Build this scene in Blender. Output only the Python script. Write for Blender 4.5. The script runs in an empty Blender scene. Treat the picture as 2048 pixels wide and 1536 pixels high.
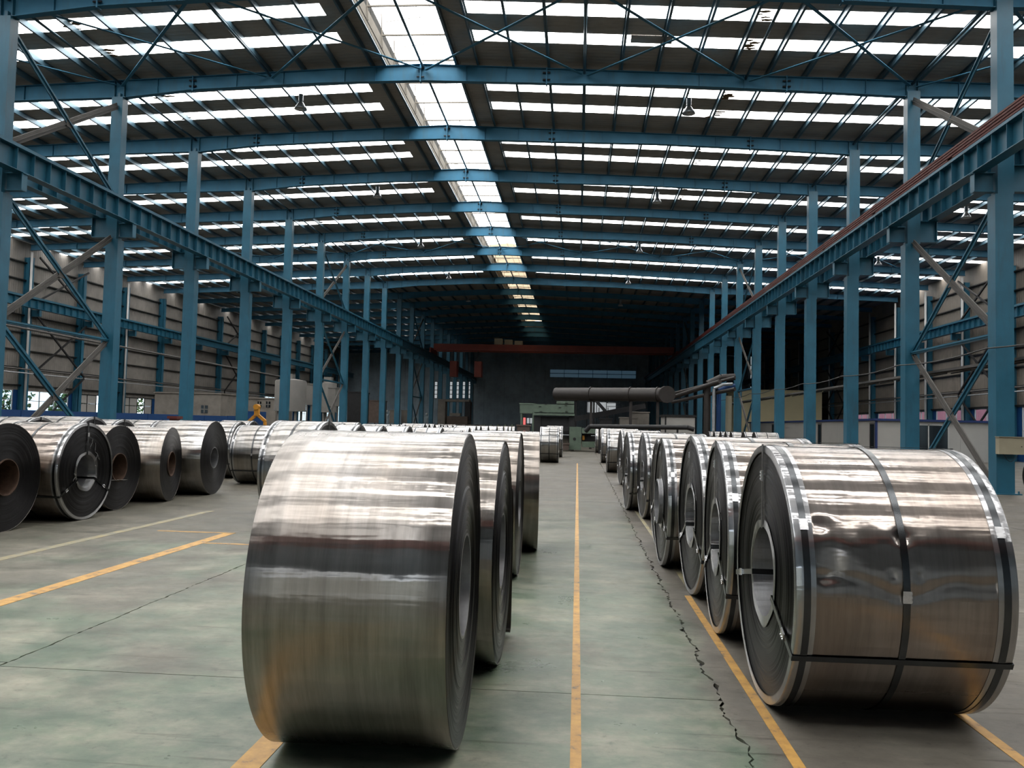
import bpy, math, random
from mathutils import Vector, Matrix
random.seed(7)
PI = math.pi
S = bpy.context.scene
COL = S.collection

# ------------------------------------------------------------------ camera, world, exposure
H = 1.46                                    # eye height
FPX, YAW, PITCH, ROLL = 1690.0, 0.07851, 0.04879, -0.02336
def cam_axes():
    c, s = math.cos(YAW), math.sin(YAW); cp, sp = math.cos(PITCH), math.sin(PITCH)
    r = Vector((c, s, 0)); f = Vector((-s*cp, c*cp, sp)); u = Vector((s*sp, -c*sp, cp))
    cr, sr = math.cos(ROLL), math.sin(ROLL)
    return r*cr - u*sr, r*sr + u*cr, f
_r, _u, _f = cam_axes()
cam = bpy.data.cameras.new('camera'); camo = bpy.data.objects.new('camera', cam); COL.objects.link(camo)
cam.sensor_width = 36; cam.lens = 36*FPX/2048; cam.clip_end = 500; cam.clip_start = 0.05
m3 = Matrix((_r, _u, -_f)).transposed()
camo.matrix_world = Matrix.Translation((0, 0, H)) @ m3.to_4x4()
S.camera = camo

world = bpy.data.worlds.new('sky'); S.world = world; world.use_nodes = True
bg = world.node_tree.nodes['Background']; bg.inputs[0].default_value = (0.80, 0.90, 1.0, 1); bg.inputs[1].default_value = 2.8

S.view_settings.view_transform = 'Standard'; S.view_settings.look = 'None'
S.view_settings.gamma = 1; S.view_settings.exposure = 0.0
try: S.view_settings.use_curve_mapping = False
except Exception: pass
cy = S.cycles
cy.use_denoising = True
try:
    cy.denoiser = 'OPENIMAGEDENOISE'; cy.denoising_input_passes = 'RGB_ALBEDO_NORMAL'
except Exception: pass
cy.max_bounces = 7; cy.diffuse_bounces = 4; cy.glossy_bounces = 4; cy.transmission_bounces = 4
cy.sample_clamp_indirect = 8; cy.caustics_reflective = False; cy.caustics_refractive = False

ALB = 0.54          # all painted and mineral surfaces
PANEL = 10.5        # daylight coming through the fibreglass roof strips
LANTERN = 10.0

def at(px, py, Y):
    """world point on the plane at distance Y seen at photo position px, py"""
    d = _f + _r*((px-1024)/FPX) + _u*((768-py)/FPX)
    p = d*(Y/d.y); return Vector((p.x, p.y, p.z + H))
def atx(px, py, X):
    d = _f + _r*((px-1024)/FPX) + _u*((768-py)/FPX)
    p = d*(X/d.x); return Vector((p.x, p.y, p.z + H))

# ------------------------------------------------------------------ materials
def mat(name): 
    m = bpy.data.materials.new(name); m.use_nodes = True
    nt = m.node_tree; return m, nt, nt.nodes['Principled BSDF']
def N(nt, t, **kw):
    n = nt.nodes.new(t)
    for k, v in kw.items(): setattr(n, k, v)
    return n
def ramp(nt, fac, stops):
    r = N(nt, 'ShaderNodeValToRGB'); e = r.color_ramp.elements
    while len(e) < len(stops): e.new(0.5)
    for i, (p, c) in enumerate(stops):
        e[i].position = p; e[i].color = (c[0], c[1], c[2], 1) if not isinstance(c, (int, float)) else (c, c, c, 1)
    nt.links.new(fac, r.inputs[0]); return r
def noise(nt, vec, scale, detail=3, rough=0.55):
    n = N(nt, 'ShaderNodeTexNoise'); n.inputs['Scale'].default_value = scale
    n.inputs['Detail'].default_value = detail; n.inputs['Roughness'].default_value = rough
    if vec is not None: nt.links.new(vec, n.inputs['Vector'])
    return n
def mapping(nt, vec, scale=(1, 1, 1), loc=(0, 0, 0), rot=(0, 0, 0)):
    n = N(nt, 'ShaderNodeMapping'); n.inputs['Scale'].default_value = scale
    n.inputs['Location'].default_value = loc; n.inputs['Rotation'].default_value = rot
    nt.links.new(vec, n.inputs[0]); return n.outputs[0]
def mixc(nt, fac, a, b, mode='MIX'):
    n = N(nt, 'ShaderNodeMix', data_type='RGBA', blend_type=mode)
    if isinstance(fac, (int, float)): n.inputs[0].default_value = fac
    else: nt.links.new(fac, n.inputs[0])
    for i, v in ((6, a), (7, b)):
        if isinstance(v, tuple): n.inputs[i].default_value = (v[0], v[1], v[2], 1)
        else: nt.links.new(v, n.inputs[i])
    return n.outputs[2]
def math_(nt, op, a, b=None, c=None):
    n = N(nt, 'ShaderNodeMath', operation=op)
    for i, v in enumerate((a, b, c)):
        if v is None: continue
        if isinstance(v, (int, float)): n.inputs[i].default_value = v
        else: nt.links.new(v, n.inputs[i])
    return n.outputs[0]
def bump(nt, h, strength, dist=0.01, normal=None):
    b = N(nt, 'ShaderNodeBump'); b.inputs['Strength'].default_value = strength; b.inputs['Distance'].default_value = dist
    nt.links.new(h, b.inputs['Height'])
    if normal is not None: nt.links.new(normal, b.inputs['Normal'])
    return b.outputs[0]
def plain(name, col, rough=0.6, metal=0.0, var=0.25, vscale=3.0, dirt=None, spec=0.4):
    m, nt, p = mat(name)
    if metal < 0.5: col = tuple(c*ALB for c in col); dirt = tuple(c*ALB for c in dirt) if dirt else None
    tc = N(nt, 'ShaderNodeTexCoord'); g = N(nt, 'ShaderNodeNewGeometry')
    n = noise(nt, g.outputs['Position'], vscale, 4, 0.6)
    c2 = tuple(max(0, c*(1-var)) for c in col); c1 = tuple(min(1, c*(1+var*0.7)) for c in col)
    r = ramp(nt, n.outputs[0], [(0.3, c2), (0.7, c1)])
    out = r.outputs[0]
    if dirt:
        n2 = noise(nt, mapping(nt, g.outputs['Position'], (1.5, 1.5, 0.25)), 2.2, 5, 0.7)
        f = ramp(nt, n2.outputs[0], [(0.52, 0.0), (0.75, 0.75)])
        out = mixc(nt, f.outputs[0], out, dirt)
    nt.links.new(out, p.inputs['Base Color'])
    p.inputs['Roughness'].default_value = rough; p.inputs['Metallic'].default_value = metal
    p.inputs['Specular IOR Level'].default_value = spec
    return m
M = {}
M['blue'] = plain('blue_paint', (0.030, 0.18, 0.285), 0.42, 0, 0.16, 1.3, (0.04, 0.11, 0.15))
M['beamblue'] = plain('beam_blue_paint', (0.065, 0.26, 0.42), 0.55, 0, 0.15, 1.0, (0.09, 0.20, 0.26), spec=0.22)
M['primer'] = plain('grey_primer', (0.15, 0.14, 0.13), 0.7, 0, 0.2, 2.0)
M['galv'] = plain('galvanised', (0.42, 0.44, 0.46), 0.38, 0.6, 0.2, 4.0)
M['purlin'] = plain('purlin_steel', (0.10, 0.19, 0.25), 0.38, 0.4, 0.2, 1.0)
M['dark'] = plain('dark_iron', (0.02, 0.02, 0.022), 0.55, 0.2, 0.3, 4.0)
M['rail_red'] = plain('red_oxide', (0.16, 0.022, 0.014), 0.6, 0, 0.2, 3.0)
M['crane'] = plain('crane_orange', (0.34, 0.055, 0.03), 0.5, 0, 0.2, 2.0)
M['yellow'] = plain('hook_yellow', (0.75, 0.32, 0.02), 0.5, 0, 0.2, 3.0)
M['cream'] = plain('cream_lining', (0.27, 0.24, 0.20), 0.9, 0, 0.1, 2.0, spec=0.05)
M['louvre'] = plain('grey_louvre', (0.045, 0.042, 0.037), 0.9, 0, 0.2, 2.0, spec=0.05)
M['navy'] = plain('navy_trim', (0.02, 0.05, 0.20), 0.5, 0, 0.1, 2.0)
M['fence'] = plain('blue_fence', (0.015, 0.09, 0.30), 0.5, 0, 0.1, 2.0)
M['office'] = plain('white_sandwich_panel', (0.62, 0.60, 0.56), 0.5, 0, 0.05, 1.0)
M['beige'] = plain('beige_render', (1.3, 1.15, 0.72), 0.8, 0, 0.05, 1.0)
M['white'] = plain('white_frame', (0.75, 0.75, 0.74), 0.4, 0, 0.05, 2.0)
M['concrete'] = plain('grey_render', (0.34, 0.31, 0.27), 0.9, 0, 0.25, 1.5)
M['tank'] = plain('tank_grey', (0.33, 0.315, 0.29), 0.6, 0, 0.12, 1.5)
M['green'] = plain('machine_green', (0.15, 0.21, 0.155), 0.45, 0, 0.2, 3.0)
M['pipe'] = plain('pipe_brown', (0.045, 0.037, 0.033), 0.5, 0, 0.25, 3.0)
M['boxcream'] = plain('cabinet_cream', (0.52, 0.47, 0.34), 0.5, 0, 0.08, 3.0)
M['brown'] = plain('brown_crate', (0.15, 0.11, 0.09), 0.8, 0, 0.2, 3.0)
M['glassdark'] = plain('dark_glass', (0.01, 0.012, 0.014), 0.12, 0, 0.1, 3.0)
M['strapm'] = plain('black_strap', (0.085, 0.09, 0.095), 0.22, 1.0, 0.2, 8.0, spec=0.5)
M['seal'] = plain('steel_seal', (0.75, 0.75, 0.76), 0.25, 1.0, 0.15, 60.0)
M['skin'] = plain('skin', (0.5, 0.3, 0.2), 0.6)
M['cloth_pale'] = plain('pale_workwear', (0.55, 0.66, 0.72), 0.8)
M['cloth_dark'] = plain('dark_trousers', (0.05, 0.06, 0.09), 0.8)
M['redboard'] = plain('red_board', (1.7, 0.60, 0.76), 0.7, 0, 0.05)
M['leaf'] = plain('foliage', (0.16, 0.30, 0.07), 0.7, 0, 0.5, 1.5)
M['bark'] = plain('bark', (0.12, 0.08, 0.05), 0.9)
M['ground'] = plain('outside_ground', (0.35, 0.33, 0.28), 0.95)
M['chalk'] = plain('chalk', (0.30, 0.30, 0.30), 0.9)

def emit(name, col, strength, stain=False):
    m, nt, p = mat(name)
    p.inputs['Base Color'].default_value = (0.7, 0.7, 0.68, 1); p.inputs['Roughness'].default_value = 0.6
    g = N(nt, 'ShaderNodeNewGeometry')
    if stain:
        n = noise(nt, mapping(nt, g.outputs['Position'], (0.9, 0.9, 0.9)), 0.55, 5, 0.7)
        r = ramp(nt, n.outputs[0], [(0.69, col), (0.73, (0.42, 0.24, 0.10))])
        nt.links.new(r.outputs[0], p.inputs['Emission Color'])
    else: p.inputs['Emission Color'].default_value = (*col, 1)
    p.inputs['Emission Strength'].default_value = strength
    return m
M['strip'] = emit('fibreglass_daylight', (1.0, 0.985, 0.96), PANEL, True)
M['lantern'] = emit('lantern_daylight', (0.97, 0.99, 1.0), LANTERN)
M['lantern_dirty'] = emit('lantern_dirty_daylight', (1.0, 0.78, 0.52), 1.1)
M['farlight'] = emit('far_daylight', (0.9, 0.96, 1.0), 0.35)
M['backglow'] = emit('added_back_glow', (0.85, 1.0, 0.93), 0.40)  # unseen glowing panes added to give the pale band mirrored in the coils
M['farblue'] = emit('far_blue_daylight', (0.20, 0.42, 0.62), 0.10)

def cladding(name, col, axis, pitch=0.2, rough=0.6):
    m, nt, p = mat(name); col = tuple(c*ALB for c in col)
    g = N(nt, 'ShaderNodeNewGeometry'); sx = N(nt, 'ShaderNodeSeparateXYZ'); nt.links.new(g.outputs['Position'], sx.inputs[0])
    ph = math_(nt, 'MULTIPLY', sx.outputs[axis], 2*PI/pitch); sn = math_(nt, 'SINE', ph)
    f = ramp(nt, math_(nt, 'MULTIPLY_ADD', sn, 0.5, 0.5), [(0.15, 0.0), (0.45, 1.0)])
    n = noise(nt, g.outputs['Position'], 0.7, 5, 0.65)
    c = ramp(nt, n.outputs[0], [(0.3, tuple(x*0.72 for x in col)), (0.7, tuple(x*1.15 for x in col))])
    nt.links.new(c.outputs[0], p.inputs['Base Color'])
    nt.links.new(bump(nt, f.outputs[0], 0.8, 0.02), p.inputs['Normal'])
    p.inputs['Roughness'].default_value = rough
    return m
M['roofsheet'] = cladding('roof_sheet', (0.50, 0.47, 0.43), 1, 0.24)
M['wallsheet'] = cladding('wall_sheet', (0.36, 0.33, 0.295), 1, 0.22)
M['wallsheetr'] = cladding('wall_sheet_warm', (0.33, 0.285, 0.235), 1, 0.22)
M['endsheet'] = cladding('end_sheet', (0.55, 0.68, 0.78), 0, 0.22)
M['shaded'] = plain('shaded_steel', (0.07, 0.065, 0.06), 0.35, 1.0, 0.3, 3.0)  # loose strip end: the dark surroundings it mirrors are put into its colour

def glass():
    m, nt, p = mat('window_glass')
    out = nt.nodes['Material Output']
    tr = N(nt, 'ShaderNodeBsdfTransparent'); tr.inputs[0].default_value = (0.82, 0.90, 0.92, 1)
    gl = N(nt, 'ShaderNodeBsdfGlossy'); gl.inputs[1].default_value = 0.05
    mx = N(nt, 'ShaderNodeMixShader'); mx.inputs[0].default_value = 0.12
    nt.links.new(tr.outputs[0], mx.inputs[1]); nt.links.new(gl.outputs[0], mx.inputs[2]); nt.links.new(mx.outputs[0], out.inputs[0])
    return m
M['glass'] = glass()

def steel(name, col, r0, r1, wav, streak=0.35, haze=0.45):
    m, nt, p = mat(name)
    uv = N(nt, 'ShaderNodeUVMap'); uv.uv_map = 'UVMap'; oi = N(nt, 'ShaderNodeObjectInfo')
    cmb = N(nt, 'ShaderNodeCombineXYZ'); nt.links.new(math_(nt, 'MULTIPLY', oi.outputs['Random'], 40), cmb.inputs[2])
    add = N(nt, 'ShaderNodeVectorMath', operation='ADD'); nt.links.new(uv.outputs[0], add.inputs[0]); nt.links.new(cmb.outputs[0], add.inputs[1])
    v = add.outputs[0]
    # streaks round the coil (rolling direction), stains
    st = noise(nt, mapping(nt, v, (26, 1.3, 1)), 1.0, 5, 0.7)
    bl = noise(nt, mapping(nt, v, (3, 1.6, 1)), 1.0, 4, 0.6)
    c1 = ramp(nt, st.outputs[0], [(0.30, tuple(x*(1-streak) for x in col)), (0.62, col)])
    c2 = ramp(nt, bl.outputs[0], [(0.35, (0.86, 0.82, 0.78)), (0.65, (1, 1, 1))])
    base = mixc(nt, 1.0, c1.outputs[0], c2.outputs[0], 'MULTIPLY')
    nt.links.new(base, p.inputs['Base Color'])
    p.inputs['Metallic'].default_value = 1.0
    rr = ramp(nt, bl.outputs[0], [(0.3, r1), (0.7, r0)])
    rs = math_(nt, 'MULTIPLY_ADD', st.outputs[0], 0.10, -0.05)
    nt.links.new(math_(nt, 'ADD', rr.outputs[0], rs), p.inputs['Roughness'])
    w = noise(nt, mapping(nt, v, (8.0, 5.0, 1)), 1.0, 3, 0.5)
    w2 = noise(nt, mapping(nt, v, (1.2, 16.0, 1)), 1.0, 2, 0.5)
    h = math_(nt, 'MULTIPLY_ADD', w2.outputs[0], 0.9, w.outputs[0])
    nb = bump(nt, h, 1.0, wav)
    nt.links.new(nb, p.inputs['Normal'])
    hz = N(nt, 'ShaderNodeBsdfPrincipled'); hz.inputs['Metallic'].default_value = 1; hz.inputs['Roughness'].default_value = 0.46
    tg = N(nt, 'ShaderNodeTangent', direction_type='UV_MAP'); tg.uv_map = 'UVMap'
    for q_ in (p, hz): q_.inputs['Anisotropic'].default_value = 1.0; nt.links.new(tg.outputs[0], q_.inputs['Tangent'])
    nt.links.new(base, hz.inputs['Base Color']); nt.links.new(nb, hz.inputs['Normal'])
    mx = N(nt, 'ShaderNodeMixShader'); mx.inputs[0].default_value = haze
    nt.links.new(p.outputs[0], mx.inputs[1]); nt.links.new(hz.outputs[0], mx.inputs[2]); nt.links.new(mx.outputs[0], nt.nodes['Material Output'].inputs[0])
    return m
M['steel'] = steel('cold_rolled_steel', (0.365, 0.338, 0.315), 0.15, 0.24, 0.0026, 0.35, 0.32)
M['steel_wrap'] = steel('wrapping_steel', (0.38, 0.34, 0.315), 0.11, 0.19, 0.0024, 0.25, 0.27)
M['steel_cool'] = steel('galvanised_steel', (0.40, 0.39, 0.38), 0.13, 0.22, 0.0032, 0.25, 0.34)
M['protector'] = steel('bright_edge_protector', (0.50, 0.51, 0.53), 0.08, 0.18, 0.0030, 0.2)

def edge_mat(name, col, rough, aniso, metal):
    m, nt, p = mat(name)
    tc = N(nt, 'ShaderNodeTexCoord'); sx = N(nt, 'ShaderNodeSeparateXYZ'); nt.links.new(tc.outputs['Object'], sx.inputs[0])
    zz = math_(nt, 'SUBTRACT', sx.outputs[2], 0.69)
    r = math_(nt, 'SQRT', math_(nt, 'ADD', math_(nt, 'MULTIPLY', sx.outputs[1], sx.outputs[1]), math_(nt, 'MULTIPLY', zz, zz)))
    cb = N(nt, 'ShaderNodeCombineXYZ'); nt.links.new(r, cb.inputs[0])
    n = noise(nt, cb.outputs[0], 160, 4, 0.8)
    n2 = noise(nt, tc.outputs['Object'], 5, 4, 0.6)
    c = ramp(nt, n.outputs[0], [(0.3, tuple(x*0.55 for x in col)), (0.7, tuple(x*1.35 for x in col))])
    c2 = ramp(nt, n2.outputs[0], [(0.3, (0.75, 0.75, 0.75)), (0.7, (1.1, 1.1, 1.1))])
    nt.links.new(mixc(nt, 1.0, c.outputs[0], c2.outputs[0], 'MULTIPLY'), p.inputs['Base Color'])
    nt.links.new(bump(nt, n.outputs[0], 0.35, 0.002), p.inputs['Normal'])
    p.inputs['Metallic'].default_value = metal; p.inputs['Roughness'].default_value = rough
    p.inputs['Anisotropic'].default_value = aniso; p.inputs['Anisotropic Rotation'].default_value = 0.25
    tg = N(nt, 'ShaderNodeTangent', direction_type='RADIAL', axis='X'); nt.links.new(tg.outputs[0], p.inputs['Tangent'])
    return m
M['edge'] = edge_mat('laminated_edge', (0.036, 0.035, 0.037), 0.42, 0.7, 1.0)
M['bore'] = plain('bore_steel', (0.30, 0.30, 0.31), 0.35, 0.8, 0.3, 6.0)
M['bore_rust'] = plain('bore_rusty_sleeve', (0.13, 0.075, 0.05), 0.6, 0.3, 0.4, 9.0)

def floor_mat():
    m, nt, p = mat('painted_concrete')
    g = N(nt, 'ShaderNodeNewGeometry'); P = g.outputs['Position']
    sx = N(nt, 'ShaderNodeSeparateXYZ'); nt.links.new(P, sx.inputs[0])
    big = noise(nt, mapping(nt, P, (1, 0.8, 1), (3.1, 1.7, 0)), 0.5, 6, 0.62); mid = noise(nt, mapping(nt, P, (0.9, 1.2, 1)), 1.6, 8, 0.70)
    fine = noise(nt, mapping(nt, P, (1.0, 1.2, 1)), 9, 8, 0.75); spk = noise(nt, mapping(nt, P, (1.0, 1.6, 1)), 22, 3, 0.6); blot = noise(nt, mapping(nt, P, (1, 1.3, 1), (7, 2, 0)), 1.1, 6, 0.7)
    green = ramp(nt, mid.outputs[0], [(0.30, (0.078, 0.104, 0.080)), (0.45, (0.128, 0.145, 0.113)), (0.58, (0.188, 0.192, 0.150)), (0.72, (0.27, 0.255, 0.20))])
    pink = ramp(nt, mid.outputs[0], [(0.3, (0.095, 0.081, 0.068)), (0.55, (0.135, 0.119, 0.100)), (0.72, (0.20, 0.18, 0.15))])
    deep = ramp(nt, blot.outputs[0], [(0.47, (1.06, 1.06, 1.04)), (0.55, (0.74, 0.86, 0.78)), (0.70, (0.56, 0.71, 0.63))])
    gr = mixc(nt, 1.0, green.outputs[0], deep.outputs[0], 'MULTIPLY')
    wr = ramp(nt, math_(nt, 'MULTIPLY_ADD', big.outputs[0], 0.5, math_(nt, 'MULTIPLY', sx.outputs[0], 0.5)), [(0.62, 0.0), (0.68, 0.9)])
    wl0 = ramp(nt, math_(nt, 'ADD', math_(nt, 'MULTIPLY', sx.outputs[0], -0.06), big.outputs[0]), [(0.64, 0.0), (0.78, 0.75)])
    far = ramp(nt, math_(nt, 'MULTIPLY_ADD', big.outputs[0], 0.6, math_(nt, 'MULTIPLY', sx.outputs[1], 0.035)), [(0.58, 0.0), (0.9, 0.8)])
    pat = ramp(nt, big.outputs[0], [(0.60, 0.0), (0.68, 0.7)])
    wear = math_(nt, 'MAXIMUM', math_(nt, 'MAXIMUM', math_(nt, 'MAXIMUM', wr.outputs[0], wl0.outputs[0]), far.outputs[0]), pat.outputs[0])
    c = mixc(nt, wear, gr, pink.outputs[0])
    sp = ramp(nt, fine.outputs[0], [(0.30, (0.50, 0.50, 0.50)), (0.42, (0.93, 0.93, 0.93)), (0.60, (1.04, 1.04, 1.03)), (0.72, (1.25, 1.24, 1.2))])
    c = mixc(nt, 1.0, c, sp.outputs[0], 'MULTIPLY')
    far_dim = ramp(nt, math_(nt, 'MULTIPLY', sx.outputs[1], 0.03), [(0.20, (1, 1, 1)), (0.42, (0.66, 0.64, 0.62))])  # floor colour dimmed with depth in place of weaker far light
    c = mixc(nt, 1.0, c, far_dim.outputs[0], 'MULTIPLY')
    sr = ramp(nt, spk.outputs[0], [(0.24, (0.35, 0.34, 0.32)), (0.31, (1, 1, 1)), (0.74, (1, 1, 1)), (0.80, (1.35, 1.33, 1.28))])
    c = mixc(nt, 1.0, c, sr.outputs[0], 'MULTIPLY')
    sk = noise(nt, mapping(nt, P, (0.9, 13, 1), rot=(0, 0, 0.06)), 1.0, 3, 0.6)
    skr = ramp(nt, sk.outputs[0], [(0.62, (1, 1, 1)), (0.70, (0.62, 0.60, 0.58)), (0.8, (0.5, 0.48, 0.47))])
    c = mixc(nt, 1.0, c, skr.outputs[0], 'MULTIPLY')
    nt.links.new(c, p.inputs['Base Color'])
    ro = ramp(nt, blot.outputs[0], [(0.35, 0.46), (0.55, 0.33), (0.7, 0.22)])
    nt.links.new(math_(nt, 'MULTIPLY_ADD', wear, 0.15, ro.outputs[0]), p.inputs['Roughness'])
    p.inputs['Specular IOR Level'].default_value = 0.22
    nt.links.new(bump(nt, fine.outputs[0], 0.3, 0.003), p.inputs['Normal'])
    return m
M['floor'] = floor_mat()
def line_mat():
    m, nt, p = mat('worn_yellow_line')
    g = N(nt, 'ShaderNodeNewGeometry'); n = noise(nt, g.outputs['Position'], 9, 5, 0.7)
    n2 = noise(nt, g.outputs['Position'], 1.1, 3, 0.6)
    f = math_(nt, 'ADD', n.outputs[0], math_(nt, 'MULTIPLY', n2.outputs[0], 0.35))
    r = ramp(nt, f, [(0.50, (0.10, 0.085, 0.065)), (0.60, (0.36, 0.19, 0.045)), (0.85, (0.50, 0.28, 0.06))])
    nt.links.new(r.outputs[0], p.inputs['Base Color']); p.inputs['Roughness'].default_value = 0.55
    return m
M['line'] = line_mat()
def line_faded():
    m, nt, p = mat('faded_yellow_line')
    g = N(nt, 'ShaderNodeNewGeometry'); n = noise(nt, g.outputs['Position'], 4, 5, 0.75)
    r = ramp(nt, n.outputs[0], [(0.40, (0.16, 0.155, 0.12)), (0.62, (0.27, 0.22, 0.11))])
    nt.links.new(r.outputs[0], p.inputs['Base Color']); p.inputs['Roughness'].default_value = 0.6
    return m
M['faded'] = line_faded()

# ------------------------------------------------------------------ mesh helpers
class MB:
    def __init__(s): s.v = []; s.f = []
    def add(s, vs, fs):
        o = len(s.v); s.v += [tuple(v) for v in vs]; s.f += [tuple(o+i for i in f) for f in fs]; return s
    def box(s, x0, x1, y0, y1, z0, z1):
        return s.add([(x0,y0,z0),(x1,y0,z0),(x1,y1,z0),(x0,y1,z0),(x0,y0,z1),(x1,y0,z1),(x1,y1,z1),(x0,y1,z1)],
                     [(0,3,2,1),(4,5,6,7),(0,1,5,4),(1,2,6,5),(2,3,7,6),(3,0,4,7)])
    def bar(s, p, q, w, h, up=(0, 0, 1)):
        p, q = Vector(p), Vector(q); d = (q-p).normalized(); up = Vector(up)
        if abs(d.dot(up)) > 0.98: up = Vector((1, 0, 0))
        a = d.cross(up).normalized(); b = a.cross(d).normalized(); a *= w/2; b *= h/2
        vs = [p-a-b, p+a-b, p+a+b, p-a+b, q-a-b, q+a-b, q+a+b, q-a+b]
        return s.add(vs, [(0,3,2,1),(4,5,6,7),(0,1,5,4),(1,2,6,5),(2,3,7,6),(3,0,4,7)])
    def tube(s, p, q, r, n=10, r2=None):
        p, q = Vector(p), Vector(q); d = (q-p).normalized(); r2 = r if r2 is None else r2
        up = Vector((0, 0, 1)) if abs(d.z) < 0.9 else Vector((1, 0, 0))
        a = d.cross(up).normalized(); b = a.cross(d).normalized(); o = []
        for i in range(n):
            t = 2*PI*i/n; o.append(p+(a*math.cos(t)+b*math.sin(t))*r)
        for i in range(n):
            t = 2*PI*i/n; o.append(q+(a*math.cos(t)+b*math.sin(t))*r2)
        return s.add(o, [(i, (i+1) % n, n+(i+1) % n, n+i) for i in range(n)]+[tuple(range(n-1, -1, -1)), tuple(range(n, 2*n))])
    def path(s, pts, r, n=8):
        for a, b in zip(pts, pts[1:]): s.tube(a, b, r, n)
        return s
    def lathe_x(s, prof, seg, cz, closed=False, jit=None):
        vs = []
        for i in range(seg):
            t = 2*PI*i/seg; c, sn = math.cos(t), math.sin(t)
            for j, (x, r) in enumerate(prof):
                rr = r + (jit(i, j, t) if jit else 0)
                vs.append((x, rr*c, cz+rr*sn))
        n = len(prof); fs = []
        rng = range(n if closed else n-1)
        for i in range(seg):
            i2 = (i+1) % seg
            for j in rng:
                j2 = (j+1) % n
                fs.append((i*n+j, i*n+j2, i2*n+j2, i2*n+j))
        return s.add(vs, fs)
    def lathe_z(s, prof, seg, c):
        vs = []
        for i in range(seg):
            t = 2*PI*i/seg
            for (r, z) in prof: vs.append((c[0]+r*math.cos(t), c[1]+r*math.sin(t), c[2]+z))
        n = len(prof); fs = []
        for i in range(seg):
            i2 = (i+1) % seg
            for j in range(n-1): fs.append((i*n+j, i2*n+j, i2*n+j+1, i*n+j+1))
        return s.add(vs, fs)
    def build(s, name, m, parent=None, smooth=False, recalc=True):
        me = bpy.data.meshes.new(name); me.from_pydata(s.v, [], s.f); me.validate(); 
        if smooth: me.polygons.foreach_set('use_smooth', [True]*len(me.polygons))
        me.materials.append(M[m] if isinstance(m, str) else m); me.update()
        if smooth == 'auto': 
            me.set_sharp_from_angle(angle=math.radians(35))
        o = bpy.data.objects.new(name, me); COL.objects.link(o)
        if parent is not None: o.parent = parent
        return o
def tag(o, label=None, cat=None, group=None, kind=None):
    if label: o['label'] = label
    if cat: o['category'] = cat
    if group: o['group'] = group
    if kind: o['kind'] = kind
    return o
def empty(name, loc=(0, 0, 0), rz=0):
    o = bpy.data.objects.new(name, None); COL.objects.link(o); o.location = loc; o.rotation_euler = (0, 0, rz)
    o.empty_display_size = 0.2; return o
KIDS = {}
def copy_tree(o, parent=None):
    c = o.copy(); COL.objects.link(c)
    if parent is not None: c.parent = parent
    for ch in list(o.children): copy_tree(ch, c)
    return c
ORD = ['nearest', 'second', 'third', 'fourth', 'fifth', 'sixth', 'seventh', 'eighth', 'ninth', 'tenth', 'eleventh', 'twelfth', 'thirteenth',
       'fourteenth', 'fifteenth', 'sixteenth', 'seventeenth', 'eighteenth', 'nineteenth', 'twentieth', 'twenty-first', 'twenty-second',
       'twenty-third', 'twenty-fourth', 'twenty-fifth', 'twenty-sixth', 'twenty-seventh', 'twenty-eighth']
def FY(k): return 28.63 + 6*(k-5)
K0, K1 = -2, 22
XL, XR, XWL, XWR, XRG = -16.58, 10.87, -36.5, 26.1, -5.7
def ztop(x): return 12.52 + H - 0.045*abs(x-XRG)          # top of rafter
BOT = [(-37, 10.75), (-20.5, 11.31), (-16.3, 11.41), (-13.9, 11.67), (-9.1, 11.88), (-5.7, 11.93), (-1.2, 11.79), (2.9, 11.69), (6.7, 11.49), (10.8, 11.23), (13.4, 11.2), (27, 10.7)]
def zbot(x):
    for (a, za), (b, zb) in zip(BOT, BOT[1:]):
        if a <= x <= b: return za+(zb-za)*(x-a)/(b-a) + H
    return 11+H

# ------------------------------------------------------------------ floor slabs
floor = empty('floor'); tag(floor, kind='structure')
base = MB().box(XWL, XWR, FY(K0), FY(K1), -0.30, -0.02).build('slab_bed', 'dark', floor)
def rag(x, y, amp, sd): return x + amp*(math.sin(y*7.1+sd)+math.sin(y*17.3+sd*2)*0.6+math.sin(y*41+sd)*0.5+random.uniform(-1.4, 1.4))
CR = lambda y: 0.80 + 0.005*(y-5)             # the long crack right of the centre line
CL = lambda y: -3.31
bx = [lambda y: XWL, lambda y: -19.0, lambda y: -10.9, CL, CR, lambda y: 7.0, lambda y: 13.5, lambda y: XWR]
ragamp = [0, 0.002, 0.003, 0.004, 0.011, 0.003, 0.002, 0]
for i in range(len(bx)-1):
    off = [10.68, 10.68, 10.80, 10.72, 7.43, 9.2, 9.2][i]
    y = off - 6*7
    while y < FY(K1):
        y0, y1 = max(y, FY(K0)), min(y+6, FY(K1))
        if y1-y0 > 0.2:
            n = 150 if (y1 > 2 and y0 < 26 and i in (2, 3, 4)) else 2
            g = 0.004; vs = []; 
            for j in range(n+1):
                yy = y0+g+(y1-y0-2*g)*j/n
                gl = 0.005; a = rag(bx[i](yy), yy, ragamp[i], i)+gl; b = rag(bx[i+1](yy), yy, ragamp[i+1], i+1)-gl
                vs += [(a, yy, 0), (b, yy, 0), (a, yy, -0.05), (b, yy, -0.05)]
            fs = []
            for j in range(n):
                q = 4*j
                fs += [(q, q+1, q+5, q+4), (q+1, q+3, q+7, q+5), (q+2, q, q+4, q+6)]
            fs += [(0, 2, 3, 1), (4*n, 4*n+1, 4*n+3, 4*n+2)]
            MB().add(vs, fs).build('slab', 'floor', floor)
        y += 6
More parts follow.
